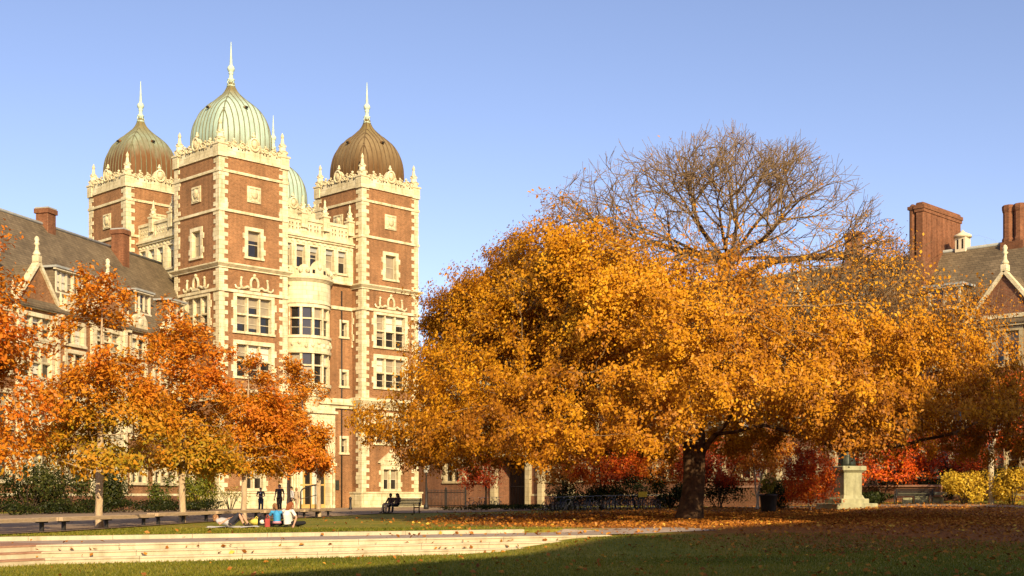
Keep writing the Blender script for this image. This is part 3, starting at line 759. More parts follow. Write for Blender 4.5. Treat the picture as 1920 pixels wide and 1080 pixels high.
# ------------------------------------------------------------------ wings
def chimney(parent,x,y,z0,z1,lx,ly,flues=0,cap=True):
    s=MB()
    if flues:
        s.box(x-lx/2,y-ly/2,z0,x+lx/2,y+ly/2,z0+(z1-z0)*0.3)
        for q in range(flues):
            cx=x-lx/2+lx*(q+0.5)/flues; r=min(lx/flues,ly)/2*1.08*0.96; zz=z0+(z1-z0)*0.3
            s.lathe([(r*1.1,zz),(r*1.1,zz+0.25),(r*0.92,zz+0.4),(r*0.92,z1-0.6),(r*1.02,z1-0.5),(r*1.1,z1-0.3),(r*1.1,z1-0.08),(r*0.95,z1)],8,cx,y,0,pi/8,False)
    else:
        s.cham(x-lx/2,y-ly/2,z0,x+lx/2,y+ly/2,z1-0.12,0.03); s.ring(x-lx/2,y-ly/2,x+lx/2,y+ly/2,z1-0.5,z1-0.12,0.1)
        s.box(x-lx/2-0.05,y-ly/2-0.05,z1-0.12,x+lx/2+0.05,y+ly/2+0.05,z1,1)
    return s.build('chimney',[M['brick_chimney'],M['lead']],parent)
def roof_dormer(parent,x,z0,y0,w,h,slope,lights=3,seed=0):
    """flat-topped dormer standing on the slope; y0 is where its face stands"""
    s=MB(); d=h/slope+0.6
    s.box(x-w/2,y0,z0-0.3,x-w/2+0.12,y0+d,z0+h,0); s.box(x+w/2-0.12,y0,z0-0.3,x+w/2,y0+d,z0+h,0)
    s.box(x-w/2-0.3,y0-0.35,z0+h,x+w/2+0.3,y0+d+0.4,z0+h+0.16,1); s.box(x-w/2+.12,y0+0.0,z0-0.3,x+w/2-.12,y0+0.14,z0+0.12,2)
    s.box(x-w/2-0.22,y0-0.25,z0+h-0.14,x+w/2+0.22,y0,z0+h,2)
    o=s.build('roof_dormer',[M['slate'],M['lead'],M['wood_white']],parent)
    window(parent,(x,y0+0.02,z0+0.1),0,w-0.02,h-0.12,lights,1,0.16,0.14,False,0.45,seed,0,'wood_white')
    return o
def gable(parent,x,w,zb,za,depth,win_z,seed,brick,body_z=None,fin=True):
    """stone-coped gable rising through the eaves, its own little roof behind"""
    s=MB(); hw=w/2; zs=zb
    s.poly([(x-hw,-0.05,zs),(x+hw,-0.05,zs),(x,-0.05,za)],0)
    s.quad((x-hw,-0.05,zs),(x-hw,0.5,zs),(x,0.5,za),(x,-0.05,za),0); s.quad((x+hw,-0.05,zs),(x+hw,0.5,zs),(x,0.5,za),(x,-0.05,za),0)
    # copings
    for g in (-1,1):
        L=sqrt(hw*hw+(za-zs)**2); nx,nz=(za-zs)/L*g,hw/L
        a=(x+g*hw,zs); b=(x,za)
        P=[(a[0]-nx*0.05,a[1]-nz*0.05),(a[0]+nx*0.2,a[1]+nz*0.2),(b[0]+nx*0.2,b[1]+nz*0.2),(b[0]-nx*0.05,b[1]-nz*0.05)]
        s.slab(P,-0.24,0.3,1)
        s.slab([(x+g*(hw+0.02),zs-0.55),(x+g*(hw+0.55),zs-0.55),(x+g*(hw+0.55),zs+0.1),(x+g*(hw+0.3),zs+0.5),(x+g*(hw+0.02),zs+0.3)],-0.3,0.3,1)
        s.lathe([(0.2,zs+0.1),(0.13,zs+0.7),(0.2,zs+0.85),(0.1,zs+1.0),(0.05,zs+1.35)],8,x+g*(hw+0.34),-0.02,1)
    s.box(x-hw-0.4,-0.3,zs-0.3,x+hw+0.4,-0.06,zs,1)
    o=s.build('gable',[M[brick],M['stone']],parent)
    f=MB(); f.cham(x-0.26,-0.24,za+0.12,x+0.26,0.3,za+0.6,0.05); f.lathe([(0.24,za+0.6),(0.3,za+0.75),(0.16,za+0.95),(0.12,za+1.35),(0.24,za+1.45),(0.12,za+1.6),(0.19,za+1.8),(0.14,za+1.95),(0.02,za+2.05)],8,x,0.03); f.build('finial',M['stone'],o)
    r=MB(); sl=depth
    for g in (-1,1): r.quad((x+g*(hw+0.1),0.3,zs-0.1),(x,0.3,za-0.02),(x,sl,za-0.02),(x+g*(hw+0.1),sl*0.35,zs-0.1))
    r.build('gable_roof',M['slate'],o); return o
def wing(root,x0,x1,eave,ridge,half,brick,cols,storeys,skip=(),plinth=1.3,zb=-0.6,opening=None,seed=0,back=True,trim='stone'):
    s=MB(); holes=[]; wins=[]
    for cx,n in cols:
        w={1:1.7,2:2.7,3:3.9}[n]
        for z,h in storeys:
            if (cx,z) in skip: continue
            holes.append(hole(cx-x0,z,w,h)); wins.append((cx,z,w,h,n))
    if opening: holes.append((opening[0]-x0,opening[1]-x0,zb,opening[2]))
    s.wall((x0,0),(1,0),x1-x0,zb,eave,holes); s.wall((x1,0),(0,1),2*half,zb,eave); s.wall((x0,2*half),(0,-1),2*half,zb,eave)
    s.poly([(x0,0,eave),(x0,2*half,eave),(x0,half,ridge-0.1)]); s.poly([(x1,0,eave),(x1,2*half,eave),(x1,half,ridge-0.1)])
    if back: s.wall((x0,2*half),(1,0),x1-x0,zb,eave)
    s.build('wall',M[brick],root)
    r=MB(); t=0.16; ov=0.4; k=(ridge-eave)/half
    for g in (0,1):
        ya=-ov if g==0 else 2*half+ov; za=eave-ov*k
        r.add([(x0-.2,ya,za),(x1+.2,ya,za),(x1+.2,half,ridge),(x0-.2,half,ridge),(x0-.2,ya,za-t),(x1+.2,ya,za-t),(x1+.2,half,ridge-t*1.6),(x0-.2,half,ridge-t*1.6)],
              [(0,1,2,3),(4,7,6,5),(0,4,5,1),(1,5,6,2),(3,7,4,0)],0)
    ro=r.build('roof',M['slate'],root)
    q=MB(); q.tube([(x0-.2,half,ridge+0.03),(x1+.2,half,ridge+0.03)],0.14,6); q.build('ridge_cap',M['lead'],ro)
    c=MB(); c.box(x0,-0.3,eave-0.75,x1,-0.002,eave-0.45); c.build('eaves_cornice',M[trim],root)
    if opening:
        c=MB(); c.box(x0,-0.12,zb,opening[0]-0.4,-0.002,plinth); c.box(opening[1]+0.4,-0.12,zb,x1,-0.002,plinth)
    else:
        c=MB(); c.box(x0,-0.12,zb,x1,-0.002,plinth)
    c.build('plinth',M['brick_dark'],root)
    b=MB(); b.box(x0 if not opening else opening[1]+0.4,-0.1,plinth+0.01,x1,-0.003,plinth+0.2); b.build('string_course',M[trim],root)
    for q,(cx,z,w,h,n) in enumerate(wins): window(root,(cx,0,z),0,w,h,n,2 if n==3 else 1,0.3,0.3,q%3==0,0.5,seed+q,0,trim)
    return ro
# left wing; x runs towards the tower
LW=empty('dormitory_wing',(-28.5,117.1,0.0),radians(75),'long steep slate roofed brick dormitory range with cream gables and roof dormers beside the towers','building')
st_l=[(2.2,2.6),(6.0,2.9),(9.8,2.7),(12.7,2.0)]
cols=[(-2.6,2),(-6.3,3),(-10.5,2),(-15,3),(-19.5,2),(-24.2,3),(-28.5,2),(-33.4,3),(-38,2)]
wing(LW,-42,3.2,15.7,23.4,6.0,'brick',cols,st_l,seed=300)
slopeL=(23.4-15.7)/6.0
for i,x in enumerate((-33.4,-24.2,-15.0)): gable(LW,x,5.0,15.3,18.3,3.6,13,0,'brick')
for i,(x,n) in enumerate(((-28.8,3),(-19.4,3),(-16.9,2),(-8.2,3),(-2.6,3))):
    y0=1.0; roof_dormer(LW,x,16.6,y0,2.4 if n==3 else 1.9,2.1,slopeL,n,700+i)
for x in (-10.6,-6.0,-20.2):
    s=MB(); s.profile(np.linspace(x-1.0,x+1.0,21),[0.3+0.95*sqrt(max(0,1-q*q)) for q in np.linspace(-1,1,21)],15.25,-0.34,0.1); s.ell((x,-0.3,15.8),(0.4,0.12,0.4),10); s.lathe([(0.16,16.4),(0.1,16.7),(0.18,16.9),(0.03,17.2)],8,x,-0.12)
    s.build('gablet',M['stone'],LW)
chimney(LW,-14.6,6.0,21.8,24.8,1.1,1.15); chimney(LW,-4.9,5.2,20.0,25.0,1.05,1.2)
# stone bays under the gables
for x in (-33.4,-24.2,-15.0):
    s=MB()
    for z0,z1 in ((4.9,5.95),(8.95,9.75),(12.55,12.68)): s.box(x-2.3,-0.16,z0,x+2.3,-0.004,z1)
    for q in (-1,1): s.box(x+q*2.3-0.2,-0.24,1.55,x+q*2.3+0.2,-0.005,15.0)
    s.build('stone_bay',M['stone'],LW)
# right wing; x runs away from the tower
RW=empty('courtyard_range',(-8.0,134.5,0.0),radians(-44.03),'brown brick courtyard range with tall clustered chimneys seen behind the big golden tree','building')
st_r=[(2.6,2.7),(6.2,2.9),(10.6,2.9)]
cols=[(2.5,2),(6.0,3),(16.5,3),(21,2),(25.5,3),(30,2),(34.5,3),(39,2),(43.5,3),(48,2),(52.4,3),(56.4,2),(60.6,2),(64.8,2),(69,3)]
wing(RW,-3,74,14.3,20.7,6.0,'brick_dark',cols,st_r,opening=(9.0,13.2,5.2),seed=500,zb=-0.6,trim='stone_dull')
slopeR=(20.7-14.3)/6
gable(RW,60.6,4.9,14.4,17.4,3.6,11,0,'brick_dark'); gable(RW,43.5,4.9,14.4,17.4,3.6,11,0,'brick_dark'); gable(RW,25.5,4.9,14.4,17.4,3.6,11,0,'brick_dark')
roof_dormer(RW,55.6,15.2,0.9,2.6,1.9,slopeR,2,800); roof_dormer(RW,66,15.2,0.9,2.6,1.9,slopeR,2,801); roof_dormer(RW,48,15.2,0.9,2.6,1.9,slopeR,2,802); roof_dormer(RW,34,15.2,0.9,2.6,1.9,slopeR,2,803)
# slab chimney set across the ridge, with half-round flues along its near end
s=MB(); cx=52.75; y0,y1=2.6,9.3
s.box(cx-0.42,y0-0.1,17.0,cx+0.42,y1,19.6); s.cham(cx-0.34,y0,19.6,cx+0.34,y1-0.1,24.2,0.08); s.ring(cx-0.34,y0,cx+0.34,y1-0.1,23.45,23.7,0.06); s.ring(cx-0.34,y0,cx+0.34,y1-0.1,23.7,23.98,0.12)
s.box(cx-1.0,y0-0.1,17.0,cx-0.42,y1,19.6); s.cham(cx-0.92,y0,19.6,cx-0.44,y1-0.1,24.15,0.16); s.ring(cx-0.92,y0,cx-0.46,y1-0.1,23.7,23.95,0.06)
for q in range(7): s.box(cx+0.34,y0+0.5+q*0.88,19.7,cx+0.375,y0+0.62+q*0.88,23.4)
s.build('chimney',M['brick_chimney'],RW)
chimney(RW,58.8,6.0,19.5,23.6,1.75,1.1,2); chimney(RW,45.2,6.0,19.5,23.4,1.6,1.0,2)
s=MB(); s.cham(-0.45,-0.45,0,0.45,0.45,1.2,0.03); s.lathe([(0.75,1.2),(0.7,1.35),(0.2,1.6),(0.03,1.8)],8,0,0)
for g in (-1,1): s.box(g*0.2-0.06,-0.47,0.25,g*0.2+0.06,-0.451,1.0,1)
s.build('roof_vent',[M['wood_white'],M['dark']],RW,(54.6,6.2,20.5))
# archway lining and stone piers
s=MB(); s.box(8.4,-0.35,-0.4,9.0,0.3,5.2); s.box(13.2,-0.35,-0.4,13.8,0.3,5.2); s.box(8.4,-0.35,5.2,13.8,0.3,6.0); s.box(15.0,-0.5,-0.4,15.6,-0.004,5.6); s.box(18.9,-0.5,-0.4,19.4,-0.004,5.6)
s.build('stone_surround',M['stone_dull'],RW)
s=MB(); s.wall((9.0,0.2),(0,1),11.5,-0.5,5.3); s.wall((13.2,0.2),(0,1),11.5,-0.5,5.3); s.quad((9,0.2,5.25),(13.2,.2,5.25),(13.2,11.7,5.25),(9,11.7,5.25)); s.quad((9,11.7,-.5),(13.2,11.7,-.5),(13.2,11.7,5.3),(9,11.7,5.3),1)  # end wall coloured near-black as the passage's deep shade
s.build('passage',[M['brick_dark'],M['dark']],RW)
s=MB()
for g in (-1,1):
    for q in range(9): s.box(11.1+g*1.05-0.95+q*0.22,1.9,-0.4,11.1+g*1.05-0.9+q*0.22,1.95,4.6)
    for z in (0.2,2.2,4.5): s.box(11.1+g*1.05-1.0,1.87,z,11.1+g*1.05+1.0,1.98,z+0.1)
s.build('passage_gate',M['iron'],RW)
# ------------------------------------------------------------------ ground
def grid_sheet(name, T, S, fn, mat, kind='structure'):
    TT,SS=np.meshgrid(T,S,indexing='ij'); X,Y,Z=fn(TT,SS); n,m=TT.shape
    V=np.stack([X,Y,Z],-1).reshape(-1,3); idx=np.arange(n*m).reshape(n,m)
    Q=np.stack([idx[:-1,:-1],idx[1:,:-1],idx[1:,1:],idx[:-1,1:]],-1).reshape(-1,4)
    me=bpy.data.meshes.new(name); me.from_pydata(V.tolist(),[],Q.tolist()); me.materials.append(mat)
    me.polygons.foreach_set('use_smooth',[True]*len(Q)); me.update()
    o=bpy.data.objects.new(name,me); COL.objects.link(o); o['kind']=kind; return o
def ts(t,s): return T0[0]+TD[0]*t+SD[0]*s, T0[1]+TD[1]*t+SD[1]*s
BT=(9.1,65.0)                                # foot of the big tree
# lawn with litter
m,nt,b=newmat('lawn'); co=coords(nt); sx=N(nt,'ShaderNodeSeparateXYZ'); nt.links.new(co,sx.inputs[0])
g=ramp(nt,noise(nt,0.35,6,co,0.65),[(0.3,(0.14,0.16,0.012)),(0.5,(0.24,0.22,0.02)),(0.72,(0.37,0.24,0.035))])
g=mix(nt,1.0,g,ramp(nt,noise(nt,7.0,4,co,0.7),[(0.3,(0.62,)*3),(0.7,(1.3,)*3)]),'MULTIPLY')
lit=ramp(nt,noise(nt,4.5,5,co,0.75),[(0.25,(0.13,0.045,0.012)),(0.5,(0.30,0.105,0.018)),(0.75,(0.46,0.19,0.03))])
# how thick the litter lies: by distance from the big tree's foot
dx=math_(nt,'DIVIDE',math_(nt,'SUBTRACT',sx.outputs[0],BT[0]+7.0),19.5); dy=math_(nt,'DIVIDE',math_(nt,'SUBTRACT',sx.outputs[1],BT[1]+1.0),24.5)
r2=math_(nt,'SQRT',math_(nt,'ADD',math_(nt,'MULTIPLY',dx,dx),math_(nt,'MULTIPLY',dy,dy)))
den=math_(nt,'ADD',r2,math_(nt,'MULTIPLY',math_(nt,'SUBTRACT',noise(nt,0.25,4,co),0.5),0.45))
den=math_(nt,'ADD',den,math_(nt,'MULTIPLY',math_(nt,'SUBTRACT',noise(nt,3.5,4,co,0.7),0.5),0.9))
f=N(nt,'ShaderNodeMapRange'); f.inputs['From Min'].default_value=1.12; f.inputs['From Max'].default_value=0.86; nt.links.new(den,f.inputs['Value'])
nt.links.new(mix(nt,f.outputs[0],g,lit),b.inputs['Base Color']); bump(nt,b,noise(nt,9,5,co,0.7),0.8,0.08); M['lawn']=m
T=np.unique(np.concatenate([np.linspace(-3000,-60,16),np.arange(-60,100,1.6),np.linspace(100,3500,16)]))
S=np.unique(np.concatenate([np.linspace(-1500,-30,12),np.arange(-30,0,1.0),[0.1,0.36,0.72,1.04,1.2,2.4,3.6,4.36,4.40],np.arange(5,110,1.5),np.linspace(110,3500,16)]))
def gf(T_,S_):
    X,Y=ts(T_,S_); return X,Y,gz(X,Y)
grid_sheet('ground',T,S,gf,M['lawn'])
# steps down to the lower lawn, and the return flight nearer the camera
tA,tB=0.0,18.4
s=MB(); r=random.Random(5)
def cell(a,e,s0,s1,z0,z1,c=0.012):
    lo=[ts(a,s0),ts(e,s0),ts(e,s1),ts(a,s1)]; up=[ts(a+c*.3,s0+c),ts(e-c*.3,s0+c),ts(e,s1),ts(a,s1)]
    s.add([(x,y,z0) for x,y in lo]+[(x,y,z1-c) for x,y in lo]+[(x,y,z1) for x,y in up],[(0,1,5,4),(1,2,6,5),(2,3,7,6),(3,0,4,7),(4,5,9,8),(5,6,10,9),(6,7,11,10),(7,4,8,11),(8,9,10,11),(0,3,2,1)])
for k,(s0,s1,z0,z1) in enumerate(((0.0,0.45,-0.55,-0.333),(0.35,0.80,-0.55,-0.167),(0.70,1.15,-0.35,0.0))):
    t=tA
    while t<tB-0.1:
        L=min(r.uniform(2.2,2.9),tB-t); a=t+0.006; e=t+L-0.006; jz=r.uniform(-0.006,0.004)
        cell(a,e,s0+0.018,s1,z0,z1-0.052); cell(a,e,s0-0.006+r.uniform(-.004,.004),s1,z1-0.05,z1+jz)
        t+=L
    # worn brick lip showing along the tread
o=s.build('garden_steps',M['step_stone']); tag(o,'three long pale stone steps rising from the lower lawn to the terrace path','steps')
s=MB(); ang=radians(33)
c0=ts(tA+0.2,-0.02); d1=(-sin(ang),-cos(ang)); n1=(-cos(ang),sin(ang))
for k,(q0,q1,z0,z1) in enumerate(((0.0,0.45,-0.55,-0.333),(0.35,0.80,-0.55,-0.167),(0.70,3.0,-0.35,0.0))):
    for j in range(5):
        a=-0.25*(k==2)+j*2.0+0.01; e=(j+1)*2.0-0.01
        P=[(a-0.4*(j==0)*k,q0),(e,q0),(e,q1),(a-0.4*(j==0)*k,q1)]
        P=[(c0[0]+d1[0]*u+n1[0]*v,c0[1]+d1[1]*u+n1[1]*v) for u,v in P]
        s.prism(P,z0,z1-0.045,0)
        P2=[(a-0.4*(j==0)*k,q0-0.015),(e,q0-0.015),(e,q1),(a-0.4*(j==0)*k,q1)]
        P2=[(c0[0]+d1[0]*u+n1[0]*v,c0[1]+d1[1]*u+n1[1]*v) for u,v in P2]
        s.prism(P2,z1-0.044,z1+0.001,1)
o=s.build('return_steps',[M['step_stone'],M['brick_step']]); tag(o,'short brick-edged flight of steps turning toward the viewer at the corner of the terrace','steps')
def flat(name,pts,mat,dz=0.02,n=24,mm=6,th=0.0):
    """sheet between two polylines that follows the ground"""
    A,B=pts; P=lambda L,q:np.stack([np.interp(q,np.linspace(0,1,len(L)),[p[i] for p in L]) for i in (0,1)],-1)
    q=np.linspace(0,1,n); a=P(A,q); b=P(B,q); w=np.linspace(0,1,mm)
    X=a[:,0:1]*(1-w)+b[:,0:1]*w; Y=a[:,1:2]*(1-w)+b[:,1:2]*w
    Z=gz(X,Y)+dz if callable(dz) is False else dz(X,Y); idx=np.arange(n*mm).reshape(n,mm)
    Q=np.stack([idx[:-1,:-1],idx[1:,:-1],idx[1:,1:],idx[:-1,1:]],-1).reshape(-1,4)
    me=bpy.data.meshes.new(name); me.from_pydata(np.stack([X,Y,Z],-1).reshape(-1,3).tolist(),[],Q.tolist()); me.materials.append(mat); me.update()
    o=bpy.data.objects.new(name,me); COL.objects.link(o); o['kind']='structure'; return o
flat('terrace_path',([ts(t,1.13) for t in (-14,0,10,17)]+[ts(24,2.2)],[ts(t,4.22) for t in (-14,0,10,17)]+[ts(24,5.0)]),M['path'],lambda X,Y:np.maximum(gz(X,Y)+0.012,-0.004)*1.0,60,12)
s=MB(); t=-2.0
while t<17.0:
    a,e=t+0.006,min(t+2.4,17.0)-0.006; P=[ts(a,4.2),ts(e,4.2),ts(e,4.5),ts(a,4.5)]; s.prism(P,-0.08,0.118,0); t+=2.4
o=s.build('path_kerb',M['step_stone']); o['kind']='structure'
# paving by the long benches and in front of the entrance
def bline(Y): return -21.62+0.1406*Y
flat('pavement',([(bline(Y)+0.25,Y) for Y in (22,40,60,76)]+[(-8.5,84),(-2.5,90),(4,97)],[(-40,30),(-36,55),(-33,80),(-30,98),(-26,112),(-14,124),(-4,127)]),M['pave'],0.035,70,26)
flat('back_path',([(4,97),(12,93),(24,82),(46,66)],[(5,100),(13.5,96),(26,84.5),(48,68)]),M['pave'],0.035,50,5)

# ------------------------------------------------------------------ street furniture
def bench(y0,y1,label):
    x0=bline(y0); x1=bline(y1); L=sqrt((x1-x0)**2+(y1-y0)**2); a=math.atan2(y1-y0,x1-x0)
    cx,cy=(x0+x1)/2,(y0+y1)/2; e=empty('long_bench',(cx,cy,float(gz(cx,cy))+0.03),a,label,'bench','backless benches along the tree row')
    s=MB()
    for q in range(3): s.cham(-L/2,-0.24+q*0.165,0.33,L/2,-0.09+q*0.165,0.46,0.012)
    s.build('seat',M['plank'],e)
    for x in (-L/2+0.55,-L/2+L*0.5,L/2-0.55):
        g=MB(); g.cham(x-0.06,-0.06,-0.1,x+0.06,0.06,0.28,0.01); g.box(x-0.05,-0.2,0.28,x+0.05,0.2,0.3295); g.build('leg',M['iron'],e)
for y0,y1,l in ((35.5,43.1,'long backless plank bench nearest the return steps, cut by the frame edge'),(43.5,51.0,'long backless plank bench behind the trunk of the nearest whole tree in the row'),
                (51.3,57.5,'backless plank bench behind the second trunk of the tree row'),(57.8,64.0,'backless plank bench behind the person lying on the white blanket'),
                (64.3,70.5,'backless plank bench right behind the two people sitting on the grass'),(70.8,76.6,'last backless plank bench of the row, by the farthest slim trunk')):
    bench(y0,y1,l)
def park_bench(px,Y,rot,label,L=2.6):
    e=empty('park_bench',at(px,Y,0.03),rot,label,'bench')
    s=MB()
    for q in range(4): s.cham(-L/2,-0.25+q*0.13,0.42,L/2,-0.14+q*0.13,0.46,0.01)
    s.build('seat',M['iron'],e)
    s=MB()
    for q in range(5): s.box(-L/2,0.27+q*0.03,0.5+q*0.10,L/2,0.30+q*0.03,0.585+q*0.10)
    s.build('backrest',M['iron'],e)
    for g in (-1,1):
        x=g*(L/2-0.15); s=MB()
        s.tube([(x,-0.22,0),(x,-0.22,0.41)],0.04,6); s.tube([(x,0.27,0),(x,0.27,0.45),(x,0.42,1.0)],0.04,6); s.tube([(x,-0.25,0.41),(x,0.28,0.41)],0.035,6)
        s.tube([(x,-0.22,0.41),(x,-0.25,0.66),(x,0.3,0.66)],0.03,6); s.build('leg',M['iron'],e)
    return e
pb=park_bench(752,84.0,radians(-38),'black iron park bench with a couple sitting on it before the stone plinth',3.0)
park_bench(1712,84,radians(-30),'black park bench beside the yellow bushes, past the stone pedestal',2.6)
# lamp post
e=empty('lamp_post',at(799,112,0.03),0,'black lamp post with glass lantern at the corner of the farther tower','lamp post')
s=MB(); s.lathe([(0.22,0),(0.22,0.3),(0.12,0.45),(0.09,0.6),(0.065,3.0),(0.1,3.05),(0.05,3.15)],10); s.build('post',M['iron'],e)
s=MB(); s.lathe([(0.12,3.15),(0.22,3.25),(0.30,3.8),(0.30,3.83)],6,0,0,1); s.lathe([(0.36,3.84),(0.2,4.05),(0.06,4.15),(0.03,4.3)],6,0,0,0); s.build('lantern',[M['iron'],M['curtain']],e)
# bollard by the entrance
s=MB(); s.lathe([(0.16,0),(0.16,0.12),(0.11,0.2),(0.10,0.85),(0.14,0.9),(0.12,1.02),(0.03,1.1)],10); o=s.build('bollard',M['iron'],None,at(657,110,0.03)); tag(o,'dark cast iron bollard standing before the entrance portal','bollard')
# handrail at the entrance
e=empty('handrail',at(582,108,0.03),radians(46),'dark bent metal handrail in front of the gold entrance doors','handrail')
s=MB(); s.tube([(-1.0,0,0),(-1.0,0,1.5),(-0.85,0,1.7),(-0.3,0,1.95),(0.6,0,2.1),(1.0,0,2.1),(1.0,0,0)],0.06,8); s.tube([(-1,0,0.9),(1,0,1.3)],0.035,6); s.build('rail',M['iron'],e)
for x in (0.0,0.5): s=MB(); s.tube([(x,0,0),(x,0,2.02)],0.045,6); s.build('post',M['iron'],e)
# railings below the right range
e=empty('iron_fence',(PX(836,118),118,float(gz(PX(836,118),118))),radians(-44),'black iron fence in front of the brick wall beside the lamp post','fence')
s=MB()
for z in (0.25,1.45): s.box(-2.6,-0.03,z,2.6,0.03,z+0.07)
s.build('rail',M['iron'],e)
s=MB()
for q in range(27): x=-2.55+q*0.196; s.tube([(x,0,0),(x,0,1.62)],0.022,5); s.lathe([(0.03,1.62),(0.04,1.68),(0.004,1.8)],5,x,0)
s.build('bars',M['iron'],e)
for x in (-2.6,0,2.6): s=MB(); s.cham(x-0.07,-0.07,0,x+0.07,0.07,1.8,0.01); s.ell((x,0,1.88),0.1,8); s.build('post',M['iron'],e)
# bin with a shrub in front of the pale trunk
e=empty('planter',at(1441,80,0.03),0,'dark round planter tub with a leafy green plant by the pale trunk','planter')
s=MB(); s.lathe([(0.42,0),(0.46,0.1),(0.55,0.95),(0.6,1.0),(0.6,1.1),(0.5,1.1),(0.48,0.95)],14); s.build('tub',M['iron'],e)
rg=np.random.default_rng(3); C=blob(np.array([0,0,1.75]),np.array([0.55,0.55,0.75]),420,rg,0.1)
quads_object('foliage',leaves(C,unit(C-np.array([0,0,1.4])),0.16,rg),rg.uniform(0.3,1,420),M['leaf_olive'],e)
s=MB(); s.tube([(0,0,0.9),(0.05,0,1.6),(0,0.05,2.2)],[0.04,0.03,0.01],5)
for q in range(6): a=q*1.05; s.tube([(0.03,0,1.3),(0.35*cos(a),0.35*sin(a),1.8+0.1*(q%3))],[0.02,0.006],4)
s.build('stem',M['bark_young'],e)
# monument
mx,my,mz=at(1588,83)
e=empty('monument',(mx,my,mz),radians(20),'weathered pale stone pedestal on a broad stepped base carrying a dark bronze robed figure','monument')
s=MB(); s.cham(-1.55,-1.2,-0.3,1.55,1.2,0.32,0.05); s.build('base',M['stone_old'],e); s=MB(); s.cham(-1.05,-0.95,0.32,1.05,0.95,0.62,0.04); s.build('base_step',M['stone_old'],e)
s=MB(); s.ring(-.68,-.68,.68,.68,.62,.85,.12,0,.02); s.cham(-.68,-.68,.62,.68,.68,2.45,.03); s.ring(-.68,-.68,.68,.68,2.3,2.45,.02,0,.2); s.cham(-.9,-.9,2.45,.9,.9,2.72,.05)
s.box(-.45,-.69,1.1,.45,-.681,2.0); s.build('pedestal',M['stone_old'],e)
s=MB(); s.lathe([(0.55,2.72),(0.52,2.9),(0.44,3.4),(0.36,4.0),(0.30,4.4),(0.34,4.7),(0.30,4.95),(0.12,5.1),(0.10,5.2)],12,0,0); s.ell((0,-0.03,5.38),(0.14,0.16,0.2),10)
for g in (-1,1): s.tube([(g*0.28,0,4.85),(g*0.5,-0.05,4.5),(g*0.42,-0.35,4.25),(g*0.3,-0.5,4.4)],[0.13,0.11,0.09,0.06],8)
for q in range(7): a=q*0.9; s.tube([(0.5*cos(a),0.5*sin(a),2.75),(0.42*cos(a+.1),0.42*sin(a+.1),3.5),(0.3*cos(a+.2),0.3*sin(a+.2),4.4)],[0.09,0.07,0.04],6)
s.build('bronze_figure',M['bronze'],e)
# low walls behind
def low_wall(pa,Ya,pb,Yb,h,label,mat='brick_dark'):
    xa,xb=PX(pa,Ya),PX(pb,Yb); cx,cy=(xa+xb)/2,(Ya+Yb)/2; L=sqrt((xb-xa)**2+(Yb-Ya)**2); a=math.atan2(Yb-Ya,xb-xa)
    e=empty('garden_wall',(cx,cy,float(gz(cx,cy))-0.1),a,label,'wall')
    s=MB(); s.box(-L/2,-0.2,-0.6,L/2,0.2,h); s.build('masonry',M[mat],e); s=MB(); s.cham(-L/2,-0.28,h+0.002,L/2,0.28,h+0.14,0.03); s.build('coping',M['brick_step'],e)
low_wall(1330,99.5,1575,92,1.5,'low dark brick wall with reddish coping behind the pale trunk and planter')
low_wall(1600,93,1765,88,1.15,'low brick wall with reddish coping behind the pedestal and park bench')
s=MB()
for x,y,z0,z1,w in ((0,0,-.2,.55,.75),(1.0,.15,-.2,.45,.6),(-.9,.1,-.2,.4,.55)): s.cham(x-w/2*1.2,y-.35,z0,x+w/2*1.2,y+.35,z1,.08)
s.cham(-1.5,-.45,.551,1.6,.5,.75,.05); o=s.build('stone_seat',M['stone_old'],None,at(1728,85.5),radians(-25)); tag(o,'rough grey stone block seat behind the dark park bench','stone seat')
# sign by the bicycles
e=empty('notice_sign',at(1205,86),0.1,'small plain yellow notice board on a short post beside the bicycles','sign')
s=MB(); s.tube([(0,0,0),(0,0,0.9)],0.03,6); s.build('post',M['iron'],e); s=MB(); s.cham(-0.3,-0.05,0.86,0.3,-0.032,1.22,0.005); s.build('board',simple('yellow_board',(0.6,0.42,0.03),(0.7,0.5,0.05)),e)
